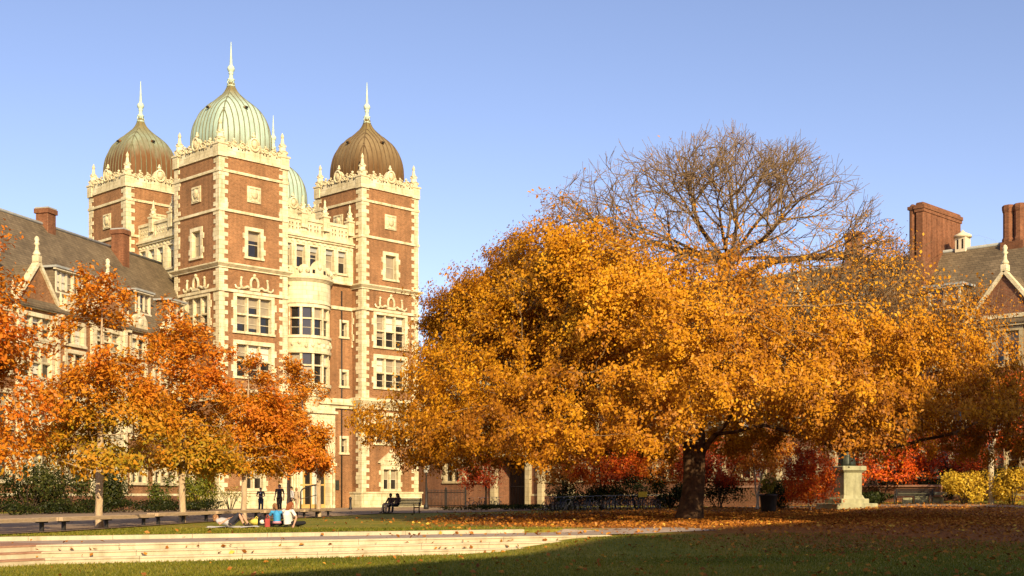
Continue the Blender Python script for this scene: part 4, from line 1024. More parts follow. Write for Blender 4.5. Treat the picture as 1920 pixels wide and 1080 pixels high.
# bicycles
tyre=simple('tyre_rubber',(0.012,0.012,0.012),(0.025,0.025,0.025)); chrome=simple('worn_metal',(0.3,0.28,0.25),(0.45,0.42,0.38),6,0.35,0,0.8)
paints=[simple('bicycle_paint',c,tuple(x*1.2 for x in c),4,0.35) for c in ((0.02,0.02,0.025),(0.05,0.015,0.012),(0.02,0.035,0.06),(0.12,0.12,0.12))]
def bicycle(pm):
    e=empty('bicycle',(0,0,0),0,'x','bicycle')
    for x in (-0.52,0.52):
        s=MB(); s.tube([(x+0.33*cos(t),0,0.34+0.33*sin(t)) for t in np.linspace(0,2*pi,25)],0.022,6,0)
        s.tube([(x+0.30*cos(t),0,0.34+0.30*sin(t)) for t in np.linspace(0,2*pi,25)],0.012,5,1)
        for q in range(12): a=q*pi/6; s.tube([(x,0.02*(-1)**q,0.34),(x+0.3*cos(a),0,0.34+0.3*sin(a))],0.004,3,1)
        s.tube([(x,-0.06,0.34),(x,0.06,0.34)],0.03,6,1); s.build('wheel',[tyre,chrome],e)
    s=MB(); BB=(-0.06,0,0.30); ST=(-0.22,0,0.78); HT=(0.34,0,0.80); HB=(0.38,0,0.66)
    for a,b_ in ((BB,ST),(ST,HT),(BB,HB),(HT,HB)): s.tube([a,b_],0.02,6)
    for g in (-1,1): s.tube([(-0.52,g*0.06,0.34),(BB[0],g*0.03,BB[2])],0.012,5); s.tube([(-0.52,g*0.06,0.34),(ST[0],g*0.02,ST[2]-.06)],0.011,5); s.tube([(0.52,g*0.06,0.34),(0.42,g*0.05,0.55),HB],0.014,5)
    s.build('frame',pm,e)
    s=MB(); s.ell((-0.26,0,0.93),(0.15,0.075,0.035),8); s.tube([(-0.22,0,0.78),(-0.25,0,0.91)],0.014,5); s.build('saddle',tyre,e)
    s=MB(); s.tube([(0.26,-0.29,0.98),(0.33,-0.22,1.0),(0.33,0,0.97),(0.33,0.22,1.0),(0.26,0.29,0.98)],0.014,6); s.tube([HT,(0.33,0,0.97)],0.016,5); s.build('handlebar',chrome,e)
    s=MB(); s.lathe([(0.09,-0.01),(0.09,0.01)],12); 
    c=MB(); c.tube([(BB[0]+0.09*cos(t),0.06,BB[2]+0.09*sin(t)) for t in np.linspace(0,2*pi,13)],0.01,5); c.tube([(BB[0],0.09,BB[2]),(BB[0]+0.12,0.09,BB[2]-0.11)],0.012,5); c.tube([(BB[0],-0.09,BB[2]),(BB[0]-0.12,-0.09,BB[2]+0.11)],0.012,5); c.box(BB[0]+.08,.09,BB[2]-.13,BB[0]+.16,.19,BB[2]-.1); c.box(BB[0]-.16,-.19,BB[2]+.1,BB[0]-.08,-.09,BB[2]+.13); c.build('crank',chrome,e)
    return e
protos=[bicycle(p) for p in paints]; used=set(); rb=random.Random(4)
def put_bike(px,Y,rot,label,group,k):
    o=protos[k] if k not in used else copy_tree(protos[k]); used.add(k)
    o.location=at(px,Y,0.01); o.rotation_euler=(rb.uniform(-0.12,0.12),0,rot); o['label']=label; o['group']=group
for i in range(18):
    px=1030+i*11.5+rb.uniform(-3,3); put_bike(px,88.5+rb.uniform(-.5,.5)-i*0.1,radians(62)+rb.uniform(-.25,.25),'dark bicycle parked in the shaded row before the round dark hedge shrubs','bicycles in the row by the hedge',i%4)
for i in range(5):
    px=884+i*13+rb.uniform(-2,2); put_bike(px,105+rb.uniform(-.4,.4),radians(70)+rb.uniform(-.3,.3),'bicycle parked by the lit stone beside the dark archway','bicycles near the archway',(3-i)%4)
e=empty('bike_rack',at(1135,88),radians(-4),'low black metal bike rack among the parked bicycles','bike rack')
s=MB(); 
for q in range(12): x=-3.8+q*0.69; s.tube([(x,0,0),(x,0,0.7),(x+0.15,0,0.8),(x+0.3,0,0.7),(x+0.3,0,0)],0.025,6)
s.build('hoops',M['iron'],e); s=MB(); s.box(-4,-0.04,-0.03,4.4,0.04,0.03); s.build('base_rail',M['iron'],e)
# ------------------------------------------------------------------ the big tree
rng=np.random.default_rng(21)
e=empty('golden_tree',(BT[0],BT[1],float(gz(*BT))),0,'huge spreading old tree with golden orange leaves and a bare twiggy top','tree')
Zp=np.array([2.6,3.5,5.1,8.1,10.5,13.0,14.4,16.0,17.6,18.7,19.5])
RL=np.array([16.2,17.0,16.6,13.9,12.5,11.2,10.2,8.8,6.6,3.8,0.3])
RR=np.array([14.0,16.4,16.8,14.6,12.4,9.8,8.9,7.8,6.4,4.2,0.3])
def inside(P):
    az=np.arctan2(P[:,1],P[:,0]-0.8); w=(np.cos(az)+1)/2
    lob=1+0.07*np.sin(az*5+P[:,2]*0.5)+0.05*np.sin(az*9-P[:,2]*0.9+1)+0.04*np.sin(P[:,2]*2.2+az*3)
    R=(np.interp(P[:,2],Zp,RL)*(1-w)+np.interp(P[:,2],Zp,RR)*w)*(1-0.13*np.sin(az)**2)*lob
    r=np.hypot(P[:,0]-0.8,P[:,1]); low=2.7+2.6*np.clip(1-r/13,0,1)+1.3*np.exp(-(P[:,0]-1.0)**2/14)+1.5*ss(3,9,P[:,0])*ss(16.5,12,P[:,0])+0.5*np.sin(az*7)+0.35*np.sin(az*13+2)
    return r/np.maximum(R,0.01), P[:,2]-low
raw=np.c_[rng.uniform(-19,20,120000),rng.uniform(-18,18,120000),rng.uniform(2.6,20.8,120000)]
q,h=inside(raw); keep=(q<1)&(h>0)&~((raw[:,2]>11.5)&(np.hypot(raw[:,0]-2.2,(raw[:,1]-0.4)*0.8)<6.5+0.25*(raw[:,2]-11.5)))&(rng.random(120000)<(0.10+0.5*np.clip(q,0,1)**1.6)*(1+0.6*(raw[:,2]>10.5)+0.45*(raw[:,0]>4)*(raw[:,2]<10.5)))
att=raw[keep]; att=att[:15500]
limbs=[[(-0.1,0.0,-0.3),(0,0,0.8),(0.12,0,2.4),(0.2,0.05,4.2),(0.5,0.15,6.5),(1.0,0.3,9.3),(1.6,0.4,11.6),(1.9,0.4,13.2)],
 [(0.12,0,2.7),(0.9,-0.4,4.0),(1.7,-0.8,4.9),(2.9,-1.3,7.0),(5.4,-2.2,9.0)],
 [(1.2,-0.5,4.3),(3.4,-1.6,4.7),(5.2,-2.3,4.2),(7.0,-2.8,3.4),(9.4,-3.3,3.6),(12.0,-3.7,4.2),(14.0,-3.8,5.2),(15.6,-3.9,5.5)],
 [(11.8,-3.6,4.2),(13.2,-4.2,4.0),(15.2,-4.8,4.1),(16.4,-5,4.0)],
 [(0.2,0.05,4.0),(-1.4,-0.9,6.2),(-4.5,-2.6,8.2),(-8.0,-3.8,9.4)],
 [(0.2,0.05,4.4),(-1.8,0.9,6.0),(-5.5,2.6,6.6),(-9.4,4.0,6.0)],
 [(0.3,0.1,4.8),(0.4,-2.4,6.8),(0.6,-6.0,8.6),(0.2,-9.5,9.2)],
 [(0.4,0.1,5.4),(1.6,2.6,7.6),(2.4,6.4,9.6)],
 [(0.8,0.3,8.2),(-1.2,0.6,10.8),(-3.2,0.2,13.4),(-5.0,0.4,15.4)],
 [(1.7,0.4,12.0),(4.0,-0.6,13.0),(7.0,-1.4,13.2),(9.6,-1.8,12.6)],
 [(-4.2,-2.4,8.1),(-7.4,-6.0,6.4),(-9.6,-8.4,5.0)]]
pos,par,seeds=grow(limbs,att,0.42,5.0,0.66,90,rng,0.03,90000,0.06)
# the bare fan of limbs that radiates from the high fork
def fan(pos,par,rng):
    P=[tuple(p) for p in pos]; Q=list(par); f0=int(np.argmin(((pos-np.array([1.9,0.4,13.2]))**2).sum(1)))
    def rec(pi,d,L,lv,up):
        n=max(2,int(L/0.42)); idx=[]; p=np.array(P[pi])
        for s in range(n):
            d=unit(d+rng.normal(0,0.07,3)+np.array([0,0,up*(1 if d[2]>0.1 else 1.6)])); p=p+d*(L/n)
            if ((p[0]-1.8)/(8.4 if p[0]>1.8 else 10.2))**2+((p[1]-0.4)/8.4)**2+((p[2]-12.6)/(6.6+0.5*sin(p[0]*1.3)))**2>1: break
            P.append(tuple(p)); Q.append(pi); pi=len(P)-1; idx.append((pi,d))
        n=len(idx)
        if lv>=3 or n==0: return
        k=(6,5,3)[lv]
        for c in range(k):
            w=0.30+0.70*(c+rng.uniform(0.2,0.9))/k; b,dd=idx[min(n-1,int(w*n))]
            a=unit(np.cross(dd,rng.normal(0,1,3))); ang=rng.uniform(0.45,1.0)*(1 if c<k-1 else 0.4)
            rec(b,unit(dd*cos(ang)+a*sin(ang)),L*rng.uniform(0.50,0.74)*(1.12-0.4*w),lv+1,0.022)
    for az,el,L in ((0,0.10,5.6),(0.2,0.45,4.7),(0.75,0.8,4.4),(1.2,0.25,5.0),(1.9,0.6,4.8),(2.6,0.2,5.2),(2.95,0.78,4.4),(3.1,0.38,5.7),(3.4,0.14,5.6),(3.8,0.62,5.0),(4.5,0.3,5.0),(4.9,0.95,4.5),(5.6,0.3,5.2),(6.0,0.85,4.2),(1.6,1.35,4.9)):
        rec(f0,np.array([cos(az)*cos(el),sin(az)*cos(el),sin(el)]),L*rng.uniform(0.9,1.05)*1.12,0,0.012)
    return np.array(P),np.array(Q)
pos,par=fan(pos,par,rng)
top=lambda P,ch:(ch<=1)&(P[:,2]>9.0)
pos,par=add_twigs(pos,par,rng,2,0.8,top,0.08,3)
mid=lambda P,ch:(ch<=1)&(P[:,2]>7.5)&(P[:,2]<=12.0)&(rng.random(len(P))<0.6)
pos,par=add_twigs(pos,par,rng,1,1.3,mid,0.1,3)
low=lambda P,ch:(ch==0)&(P[:,2]<=9.0)
pos,par=add_twigs(pos,par,rng,1,0.6,low,0.0,2)
rr=radii(pos,par,0.0100,1.93,0.55)
branches('trunk',pos,par,rr,[M['bark_old'],M['bark_twig']],e,0.11,0.38,0.075)
# leaves: thick below, thinning to nothing over the crown's bare top
zb=np.interp(pos[:,0],[-14,-9,-6,-3,0,5,9,16],[17.0,15.2,13.2,11.0,9.5,9.1,9.2,9.2])
pr=ss(2.3,-2.4,pos[:,2]-zb+2.2*vnoise(pos,0.55,1))
pr=0.012+0.045*ss(16.5,13,pos[:,2])+0.943*pr**1.8
gap=vnoise(pos,0.8,3); g2=vnoise(pos,2.1,8); pr=pr*np.where(gap>0.40,0.22,1.0)*np.where(g2>0.35,0.3,1.15)*(0.9+0.9*ss(10.5,5.5,pos[:,2]))
thin=rr<0.045
base=pos[thin]; pr=pr[thin]; qn,_=inside(base)
shell=np.clip(qn,0,1.15)
npl=(pr*(5+24*shell**1.5)*rng.uniform(0.4,1.6,len(base))).astype(int)
npl[(rng.random(len(base))<pr)&(npl==0)]=1
C=np.repeat(base,npl,axis=0); nt_=np.repeat(rng.normal(0,0.13,len(base)),npl); C=C+rng.normal(0,0.20,C.shape)
out=unit(np.c_[C[:,0]-0.8,C[:,1],(C[:,2]-6)*0.8]); nrm=unit(out+np.array([0,-0.25,0.35]))
tone=np.clip(0.51+0.22*vnoise(C,0.42,5)+0.12*vnoise(C,1.3,6)+nt_+rng.normal(0,0.11,len(C))+0.05*(C[:,0]<0)-0.10*ss(10,15,C[:,2]),0,1)
quads_object('crown',leaves(C,nrm,0.138,rng,0.62,0.4,0.42),tone,M['leaf_gold'],e)
print('big tree',len(pos),len(C))

# ------------------------------------------------------------------ other trees
def tree(name,px,Y,H,crown,label,cat,mat,bark,n_att,nleaf,lsize,seed,stems=1,group=None,rmax=0.13,step=0.32,tonef=None,trunk_h=None,lean=(0,0),cone=0.0,spread=1.0,twig=0.5,tier=0.0,cull=0.55):
    """crown: (dx, z0, z1, rx, ry) ellipsoid-like volume"""
    rg=np.random.default_rng(seed); x,y,z=at(px,Y); e=empty(name,(x,y,z),0,label,cat,group)
    dx,z0,z1,rx,ry=crown
    raw=rg.uniform(-1,1,(n_att*9,3)); az=np.arctan2(raw[:,1],raw[:,0]); zz=(raw[:,2]+1)/2
    prof=np.sqrt(np.clip(1-(np.abs(zz-0.36)/0.66)**2.2,0,1))*(1-cone*zz)
    lob=1+0.12*np.sin(az*4+zz*9+seed)+0.1*np.sin(az*7-zz*14+seed*2)
    if tier: lob=lob*(1-tier*(0.5+0.5*np.sin(zz*24+az*2+seed)))
    r=np.hypot(raw[:,0],raw[:,1]); k=(r<prof*lob)&(rg.random(len(r))<0.2+0.8*r/np.maximum(prof,0.05))
    raw=raw[k][:n_att]; att=np.c_[raw[:,0]*rx+dx,raw[:,1]*ry,z0+(raw[:,2]+1)/2*(z1-z0)]
    th=trunk_h if trunk_h is not None else z0
    paths=[]
    if stems==1:
        paths=[[(0,0,-0.2),(lean[0]*0.3,lean[1]*0.3,th*0.5),(lean[0],lean[1],th),(dx*0.6+lean[0]*0.6,0,(z0+z1)/2),(dx*0.8,0,z0+(z1-z0)*0.86)]]
    else:
        paths=[[(0,0,-0.2),(0,0,0.15)]]
        for q in range(stems):
            a=2*pi*q/stems+seed; paths.append([(0,0,0.15),(0.25*cos(a)*rx*0.6,0.25*sin(a)*ry*0.6,max(th,0.4)),(dx+0.55*cos(a)*rx,0.55*sin(a)*ry,z0+(z1-z0)*0.55)])
    pos,par,_=grow(paths,att,step,2.6,step*1.7,60,rg,0.02,12000)
    pos,par=add_twigs(pos,par,rg,1,twig,lambda P,ch:(ch==0),0.0,2)
    rr=radii(pos,par,0.006,2.2,rmax)
    branches('trunk',pos,par,rr,[M[bark],M[bark]],e,0.07,0.25,0)
    thin=(rr<0.035)&(pos[:,2]>z0*0.8); base=pos[thin]; pick=base[rg.integers(0,len(base),nleaf)]
    pick=pick[vnoise(pick,1.25,seed)<cull]
    C=pick+rg.normal(0,0.2*spread,pick.shape); out=unit(np.c_[C[:,0]-dx,C[:,1],(C[:,2]-z0)*0.7])
    t=tonef(C,rg) if tonef else 0.5+0.25*vnoise(C,0.9,seed)+rg.normal(0,0.2,len(C))
    quads_object('crown',leaves(C,unit(out+np.array([0,-0.2,0.4])),lsize,rg,0.5,0.2),np.clip(t,0,1),M[mat],e); return e
def oak_tone(lo,hi,gx=0.0):
    def f(C,rg):
        k=ss(lo,hi,C[:,2]); d=np.hypot(C[:,0]-gx,C[:,1])
        return 0.33+0.38*k+0.07*np.clip(d-1.2,0,3)+0.2*vnoise(C,0.55,4)+rg.normal(0,0.09,len(C))
    return f
row='oak trees planted along the bench row'
tree('oak_tree',-72,39,11.0,(-0.3,2.2,10.6,3.3,3.2),'orange oak whose trunk is outside the frame, its crown filling the edge','tree','leaf_oak','bark_young',979,37400,0.151,31,1,row,0.13,tonef=oak_tone(0,4),cone=0.48,tier=0.3,cull=0.18)
tree('oak_tree',186,47.9,9.2,(0.15,2.1,9.6,3.0,2.9),'nearest whole oak of the row, orange above with a green lower middle','tree','leaf_oak','bark_young',979,37400,0.155,32,1,row,0.13,tonef=oak_tone(2.6,6.0,0.8),cone=0.5,tier=0.3,cull=0.16)
tree('oak_tree',341,54.6,9.6,(0.3,2.3,10.1,2.8,2.8),'second whole oak of the row, orange top and yellow green middle','tree','leaf_oak','bark_young',979,34100,0.158,33,1,row,0.13,tonef=oak_tone(2.2,6.0,0.5),cone=0.5,tier=0.3,cull=0.16)
tree('oak_tree',458,65.0,8.5,(0.3,2.5,8.4,2.8,2.7),'third oak of the row, orange and dull gold, standing behind the seated pair','tree','leaf_oak','bark_young',909,29700,0.166,34,1,row,0.13,tonef=oak_tone(1.2,5.0,0),cone=0.48,tier=0.3,cull=0.16)
tree('oak_tree',597,74.0,8.8,(-1.4,2.7,9.2,2.7,2.7),'farthest oak of the row, deep orange, in front of the entrance portal','tree','leaf_oak','bark_young',840,27500,0.173,35,1,row,0.12,tonef=oak_tone(-1.5,3.0,0),cone=0.48,tier=0.3,cull=0.16)
tree('oak_tree',541,80,7.6,(-0.2,3.0,7.8,2.8,2.6),'slim forked oak behind the standing people, orange brown crown','tree','leaf_oak','bark_young',588,16500,0.173,36,1,row,0.11,tonef=oak_tone(-1.5,3.0,0),cone=0.48,tier=0.3,cull=0.18)
sm='small autumn trees behind the big tree'
tree('maple_tree',911,101,4.6,(-0.5,1.9,4.6,1.7,1.4),'little dark red maple near the archway','tree','leaf_darkred','bark_dark',220,3200,0.17,41,1,sm,0.07)
tree('maple_tree',1130,91,5.2,(0.3,1.9,5.0,3.1,2.2),'spreading red orange maple above the row of bicycles','tree','leaf_red','bark_dark',420,12000,0.17,42,2,sm,0.10)
tree('maple_tree',1055,97,5.0,(0,2.0,5.0,1.9,1.6),'thin yellow orange maple between the archway and the bicycles','tree','leaf_orange','bark_dark',300,5000,0.17,43,1,sm,0.07)
tree('maple_tree',1235,93,5.2,(0,1.7,5.2,2.6,2.0),'orange red maple between the bicycles and the big trunk','tree','leaf_orange','bark_dark',400,8000,0.17,51,2,sm,0.08)
tree('maple_tree',1352,90,5.4,(-0.3,1.7,5.2,3.0,2.2),'dark red maple behind the big trunk','tree','leaf_darkred','bark_dark',420,9000,0.17,44,3,sm,0.08)
tree('maple_tree',1420,86,5.8,(0.2,2.6,5.4,2.4,1.9),'orange maple with a forked pale trunk beside the planter','tree','leaf_orange','bark_pale',350,6500,0.17,45,2,sm,0.10,trunk_h=1.6)
tree('maple_tree',1519,81,4.6,(0.05,0.7,4.1,1.75,1.6),'bright scarlet round headed maple beside the stone pedestal','tree','leaf_red','bark_young',420,9500,0.15,46,3,sm,0.07,trunk_h=0.5)
tree('maple_tree',1655,90,5.2,(0.2,1.6,5.0,3.0,2.0),'red maple behind the stone pedestal, under the long bare limb','tree','leaf_red','bark_dark',420,8000,0.17,47,2,sm,0.08)
tree('maple_tree',1785,92,5.4,(0,2.1,5.3,3.4,2.2),'dark red maple above the yellow bushes','tree','leaf_darkred','bark_dark',420,8500,0.17,48,2,sm,0.09)
tree('maple_tree',1858,83,8.6,(2.2,3.5,8.8,2.5,2.3),'tall red orange tree with a slim pale straight trunk by the yellow bushes','tree','leaf_red','bark_pale',520,9500,0.2,49,1,None,0.17,trunk_h=3.8)
tree('bare_tree',1795,128,26,(1.0,10,27.5,6,5),'leafless tree whose twigs show above the range roof between the chimneys','tree','leaf_gold','bark_twig',420,20,0.1,50,1,None,0.3,0.6)
# shrubs
sh='shrubs and hedge plants'
def shrub(px,Y,rx,ry,h,label,mat,n,size,seed,z0=0.1,group=None,name='shrub',tone=(0.5,0.22)):
    rg=np.random.default_rng(seed); x,y,z=at(px,Y); e=empty(name,(x,y,z),0,label,name.replace('_',' '),group)
    k=max(5,int(n/160)); cc=rg.uniform(-1,1,(k,3))*np.array([0.72*rx,0.72*ry,0.30*h])+np.array([0,0,h*0.52]); ids=rg.integers(0,k,n)
    C=cc[ids]+unit(rg.normal(0,1,(n,3)))*(rg.uniform(0.3,1,(n,1))**0.5)*np.array([0.42*rx,0.42*ry,0.26*h])*rg.uniform(0.7,1.2,(n,1))
    C[:,2]=np.clip(C[:,2],z0*rg.uniform(0.3,1.6,n),None)
    quads_object('foliage',leaves(C,unit(C-np.array([0,0,h*0.35])),size,rg,0.5,0.1),np.clip(tone[0]+0.25*vnoise(C,1.4,seed)+rg.normal(0,tone[1],n),0,1),M[mat],e)
    s=MB()
    for q in range(7):
        a=q*0.9+seed; s.tube([(0.08*cos(a),0.08*sin(a),-0.1),(0.3*rx*cos(a),0.3*ry*sin(a),h*0.4),(0.6*rx*cos(a+.3),0.6*ry*sin(a+.3),h*0.8)],[0.035,0.025,0.008],4)
    s.build('stem',M['bark_dark'],e); return e
shrub(1808,82.5,1.75,1.2,2.1,'rounded bright yellow bush beside the slim pale trunk','leaf_yellow',3600,0.16,61,0.1,None,'bush')
shrub(1897,82.0,1.25,1.0,2.4,'taller yellow bush at the frame edge past the slim pale trunk','leaf_yellow',3000,0.16,62,0.1,None,'bush')
shrub(205,92,1.6,1.3,3.3,'dark evergreen shrub behind the trunk of the nearest whole oak','leaf_green',5200,0.15,63,0.1,sh)
shrub(55,80,2.3,1.6,3.4,'loose dark green shrub against the range near the frame edge','leaf_green',4200,0.17,64,0.3,sh,tone=(0.6,0.25))
shrub(125,84,1.7,1.4,3.6,'open dark green shrub with pale stems in front of the cream bay','leaf_green',2600,0.17,65,0.6,sh,tone=(0.6,0.25))
shrub(368,100,1.5,1.2,4.6,'yellow green leafy shrub at the corner of the nearest tower','leaf_olive',3200,0.2,66,0.2,sh,tone=(0.55,0.25))
shrub(300,98,1.3,1.1,2.8,'thin green shrub under the range windows','leaf_olive',1200,0.18,67,0.4,sh,tone=(0.2,0.2))
shrub(432,104,1.7,0.9,2.2,'bare twiggy grey shrub against the tower plinth','leaf_olive',420,0.14,68,0.2,sh)
hd='low clipped hedge along the range'
for i,(px,Y) in enumerate(((-30,72),(30,76),(86,80),(140,84),(190,87),(240,90),(290,93),(335,96),(378,99))):
    shrub(px,Y,2.5,1.1,0.95,'section of the low dark green hedge between the bench row and the brick range','leaf_green',1500,0.14,70+i,0.05,hd,'hedge',(0.35,0.25))
for i,(px,Y,rx,h,l) in enumerate(((1065,91,1.6,2.1,'dull green rounded shrub at the archway end of the bicycle row'),(1130,91,1.6,1.8,'brownish green shrub midway along the bicycle row'),(1195,90,2.0,2.6,'dark domed evergreen shrub behind the yellow notice board'),(1258,89,1.3,1.8,'dark shrub just before the big trunk'))):
    shrub(px,Y,rx,1.2,h,l,'leaf_green',3000,0.15,90+i,0.1,None,'shrub',(0.35+0.15*(i<2),0.25))
for i,(px,Y,rx,h,l) in enumerate(((1345,91,2.6,2.3,'dark shrub between the big trunk and the low wall'),(1465,86.5,1.8,1.9,'dark green shrub beside the planter tub'),(1690,92,3.0,2.6,'broad dark evergreen shrub behind the stone seat'),(1760,91,1.6,2.4,'dark shrub behind the rounded yellow bush'),(1875,90,2.2,3.2,'tall dark shrub behind the slim pale trunk'),(1640,87,1.6,0.9,'low green ground shrub beside the pedestal'))):
    shrub(px,Y,rx,1.2,h,l,'leaf_green',2600,0.16,100+i,0.1,None,'shrub',(0.25+0.2*(i==5),0.22))
for i,(px,Y) in enumerate(((900,100),(960,98),(1010,95))):
    shrub(px,Y,3.2,0.8,0.5,'section of low green ground planting before the archway','leaf_green',1400,0.13,110+i,0.03,'low planting before the archway','ground_plant',(0.55,0.2))

# ------------------------------------------------------------------ fallen leaves and grass
rg=np.random.default_rng(77)
n=60000; a=rg.uniform(0,2*pi,n); r=np.abs(rg.normal(0,1,n))
X=BT[0]+7+np.cos(a)*r*11.5; Y=BT[1]+1+np.sin(a)*r*12.5
k=(Y>26)&(Y<100)&(np.abs(X)<Y*0.48+3)&((X>-4.5)|(rg.random(n)<0.12)); X=X[k];Y=Y[k]
X2=rg.uniform(-14,17,2600); Y2=rg.uniform(27,46,2600); w=rg.random(2600)<ss(-14,14,X2)*0.4+0.02; X=np.r_[X,X2[w]]; Y=np.r_[Y,Y2[w]]
tl=rg.uniform(0,18,70); sl=np.select([rg.random(70)<0.36,rg.random(70)<0.5],[0.30,0.65],1.3)+np.abs(rg.normal(0,0.1,70))*np.where(rg.random(70)<0.5,-0.6,-0.3); xl,yl=ts(tl,sl); X=np.r_[X,xl]; Y=np.r_[Y,yl]
t,s_=st(X,Y); stepz=np.where((s_>0)&(s_<1.2)&(t<18.4),np.select([s_<0.35,s_<0.7],[-0.333,-0.167],0.0),np.where((s_>1.1)&(s_<4.3)&(t<22),np.maximum(gz(X,Y),0.0),gz(X,Y)))
C=np.c_[X,Y,stepz+0.03+np.abs(rg.normal(0,0.02,len(X)))]
V=leaves(C,np.tile([0,-0.25,1.0],(len(C),1)),0.135,rg,0.62,0.0)
o=quads_object('fallen_leaves',V,np.clip(rg.normal(0.5,0.24,len(C)),0,1),M['leaf_litter'],None,'stuff'); tag(o,'orange and brown fallen leaves scattered over the lawn round the big tree','leaves')
n=110000; Y=26+22*rg.random(n)**1.5; X=rg.uniform(-1,1,n)*(Y*0.41+0.5); t,s_=st(X,Y)
k=((s_<-0.02)|((s_>4.6)&(t<20))|((t>18.6)&(s_<1)))&(X>bline(Y)+0.8)&~((t<-2.4)&(s_>-3.0)); X=X[k];Y=Y[k]; n=len(X); Z=gz(X,Y)
h=rg.uniform(0.03,0.075,n); th=rg.uniform(0,2*pi,n); w=0.012*(Y/30); lean=rg.normal(0,0.03,(n,2))
V=np.empty((n,4,3)); B=np.c_[X,Y,Z-0.005]; side=np.c_[np.cos(th),np.sin(th),np.zeros(n)]*w[:,None]; up=np.c_[lean,h]
V[:,0]=B-side; V[:,1]=B+side; V[:,2]=B+up+side*0.3; V[:,3]=B+up-side*0.3
o=quads_object('grass',V,np.clip(rg.normal(0.5,0.2,n)+0.3*vnoise(np.c_[X,Y,Z],0.6,2),0,1),M['grass'],None,'stuff'); tag(o,'short grass blades of the lower and terrace lawns','grass')

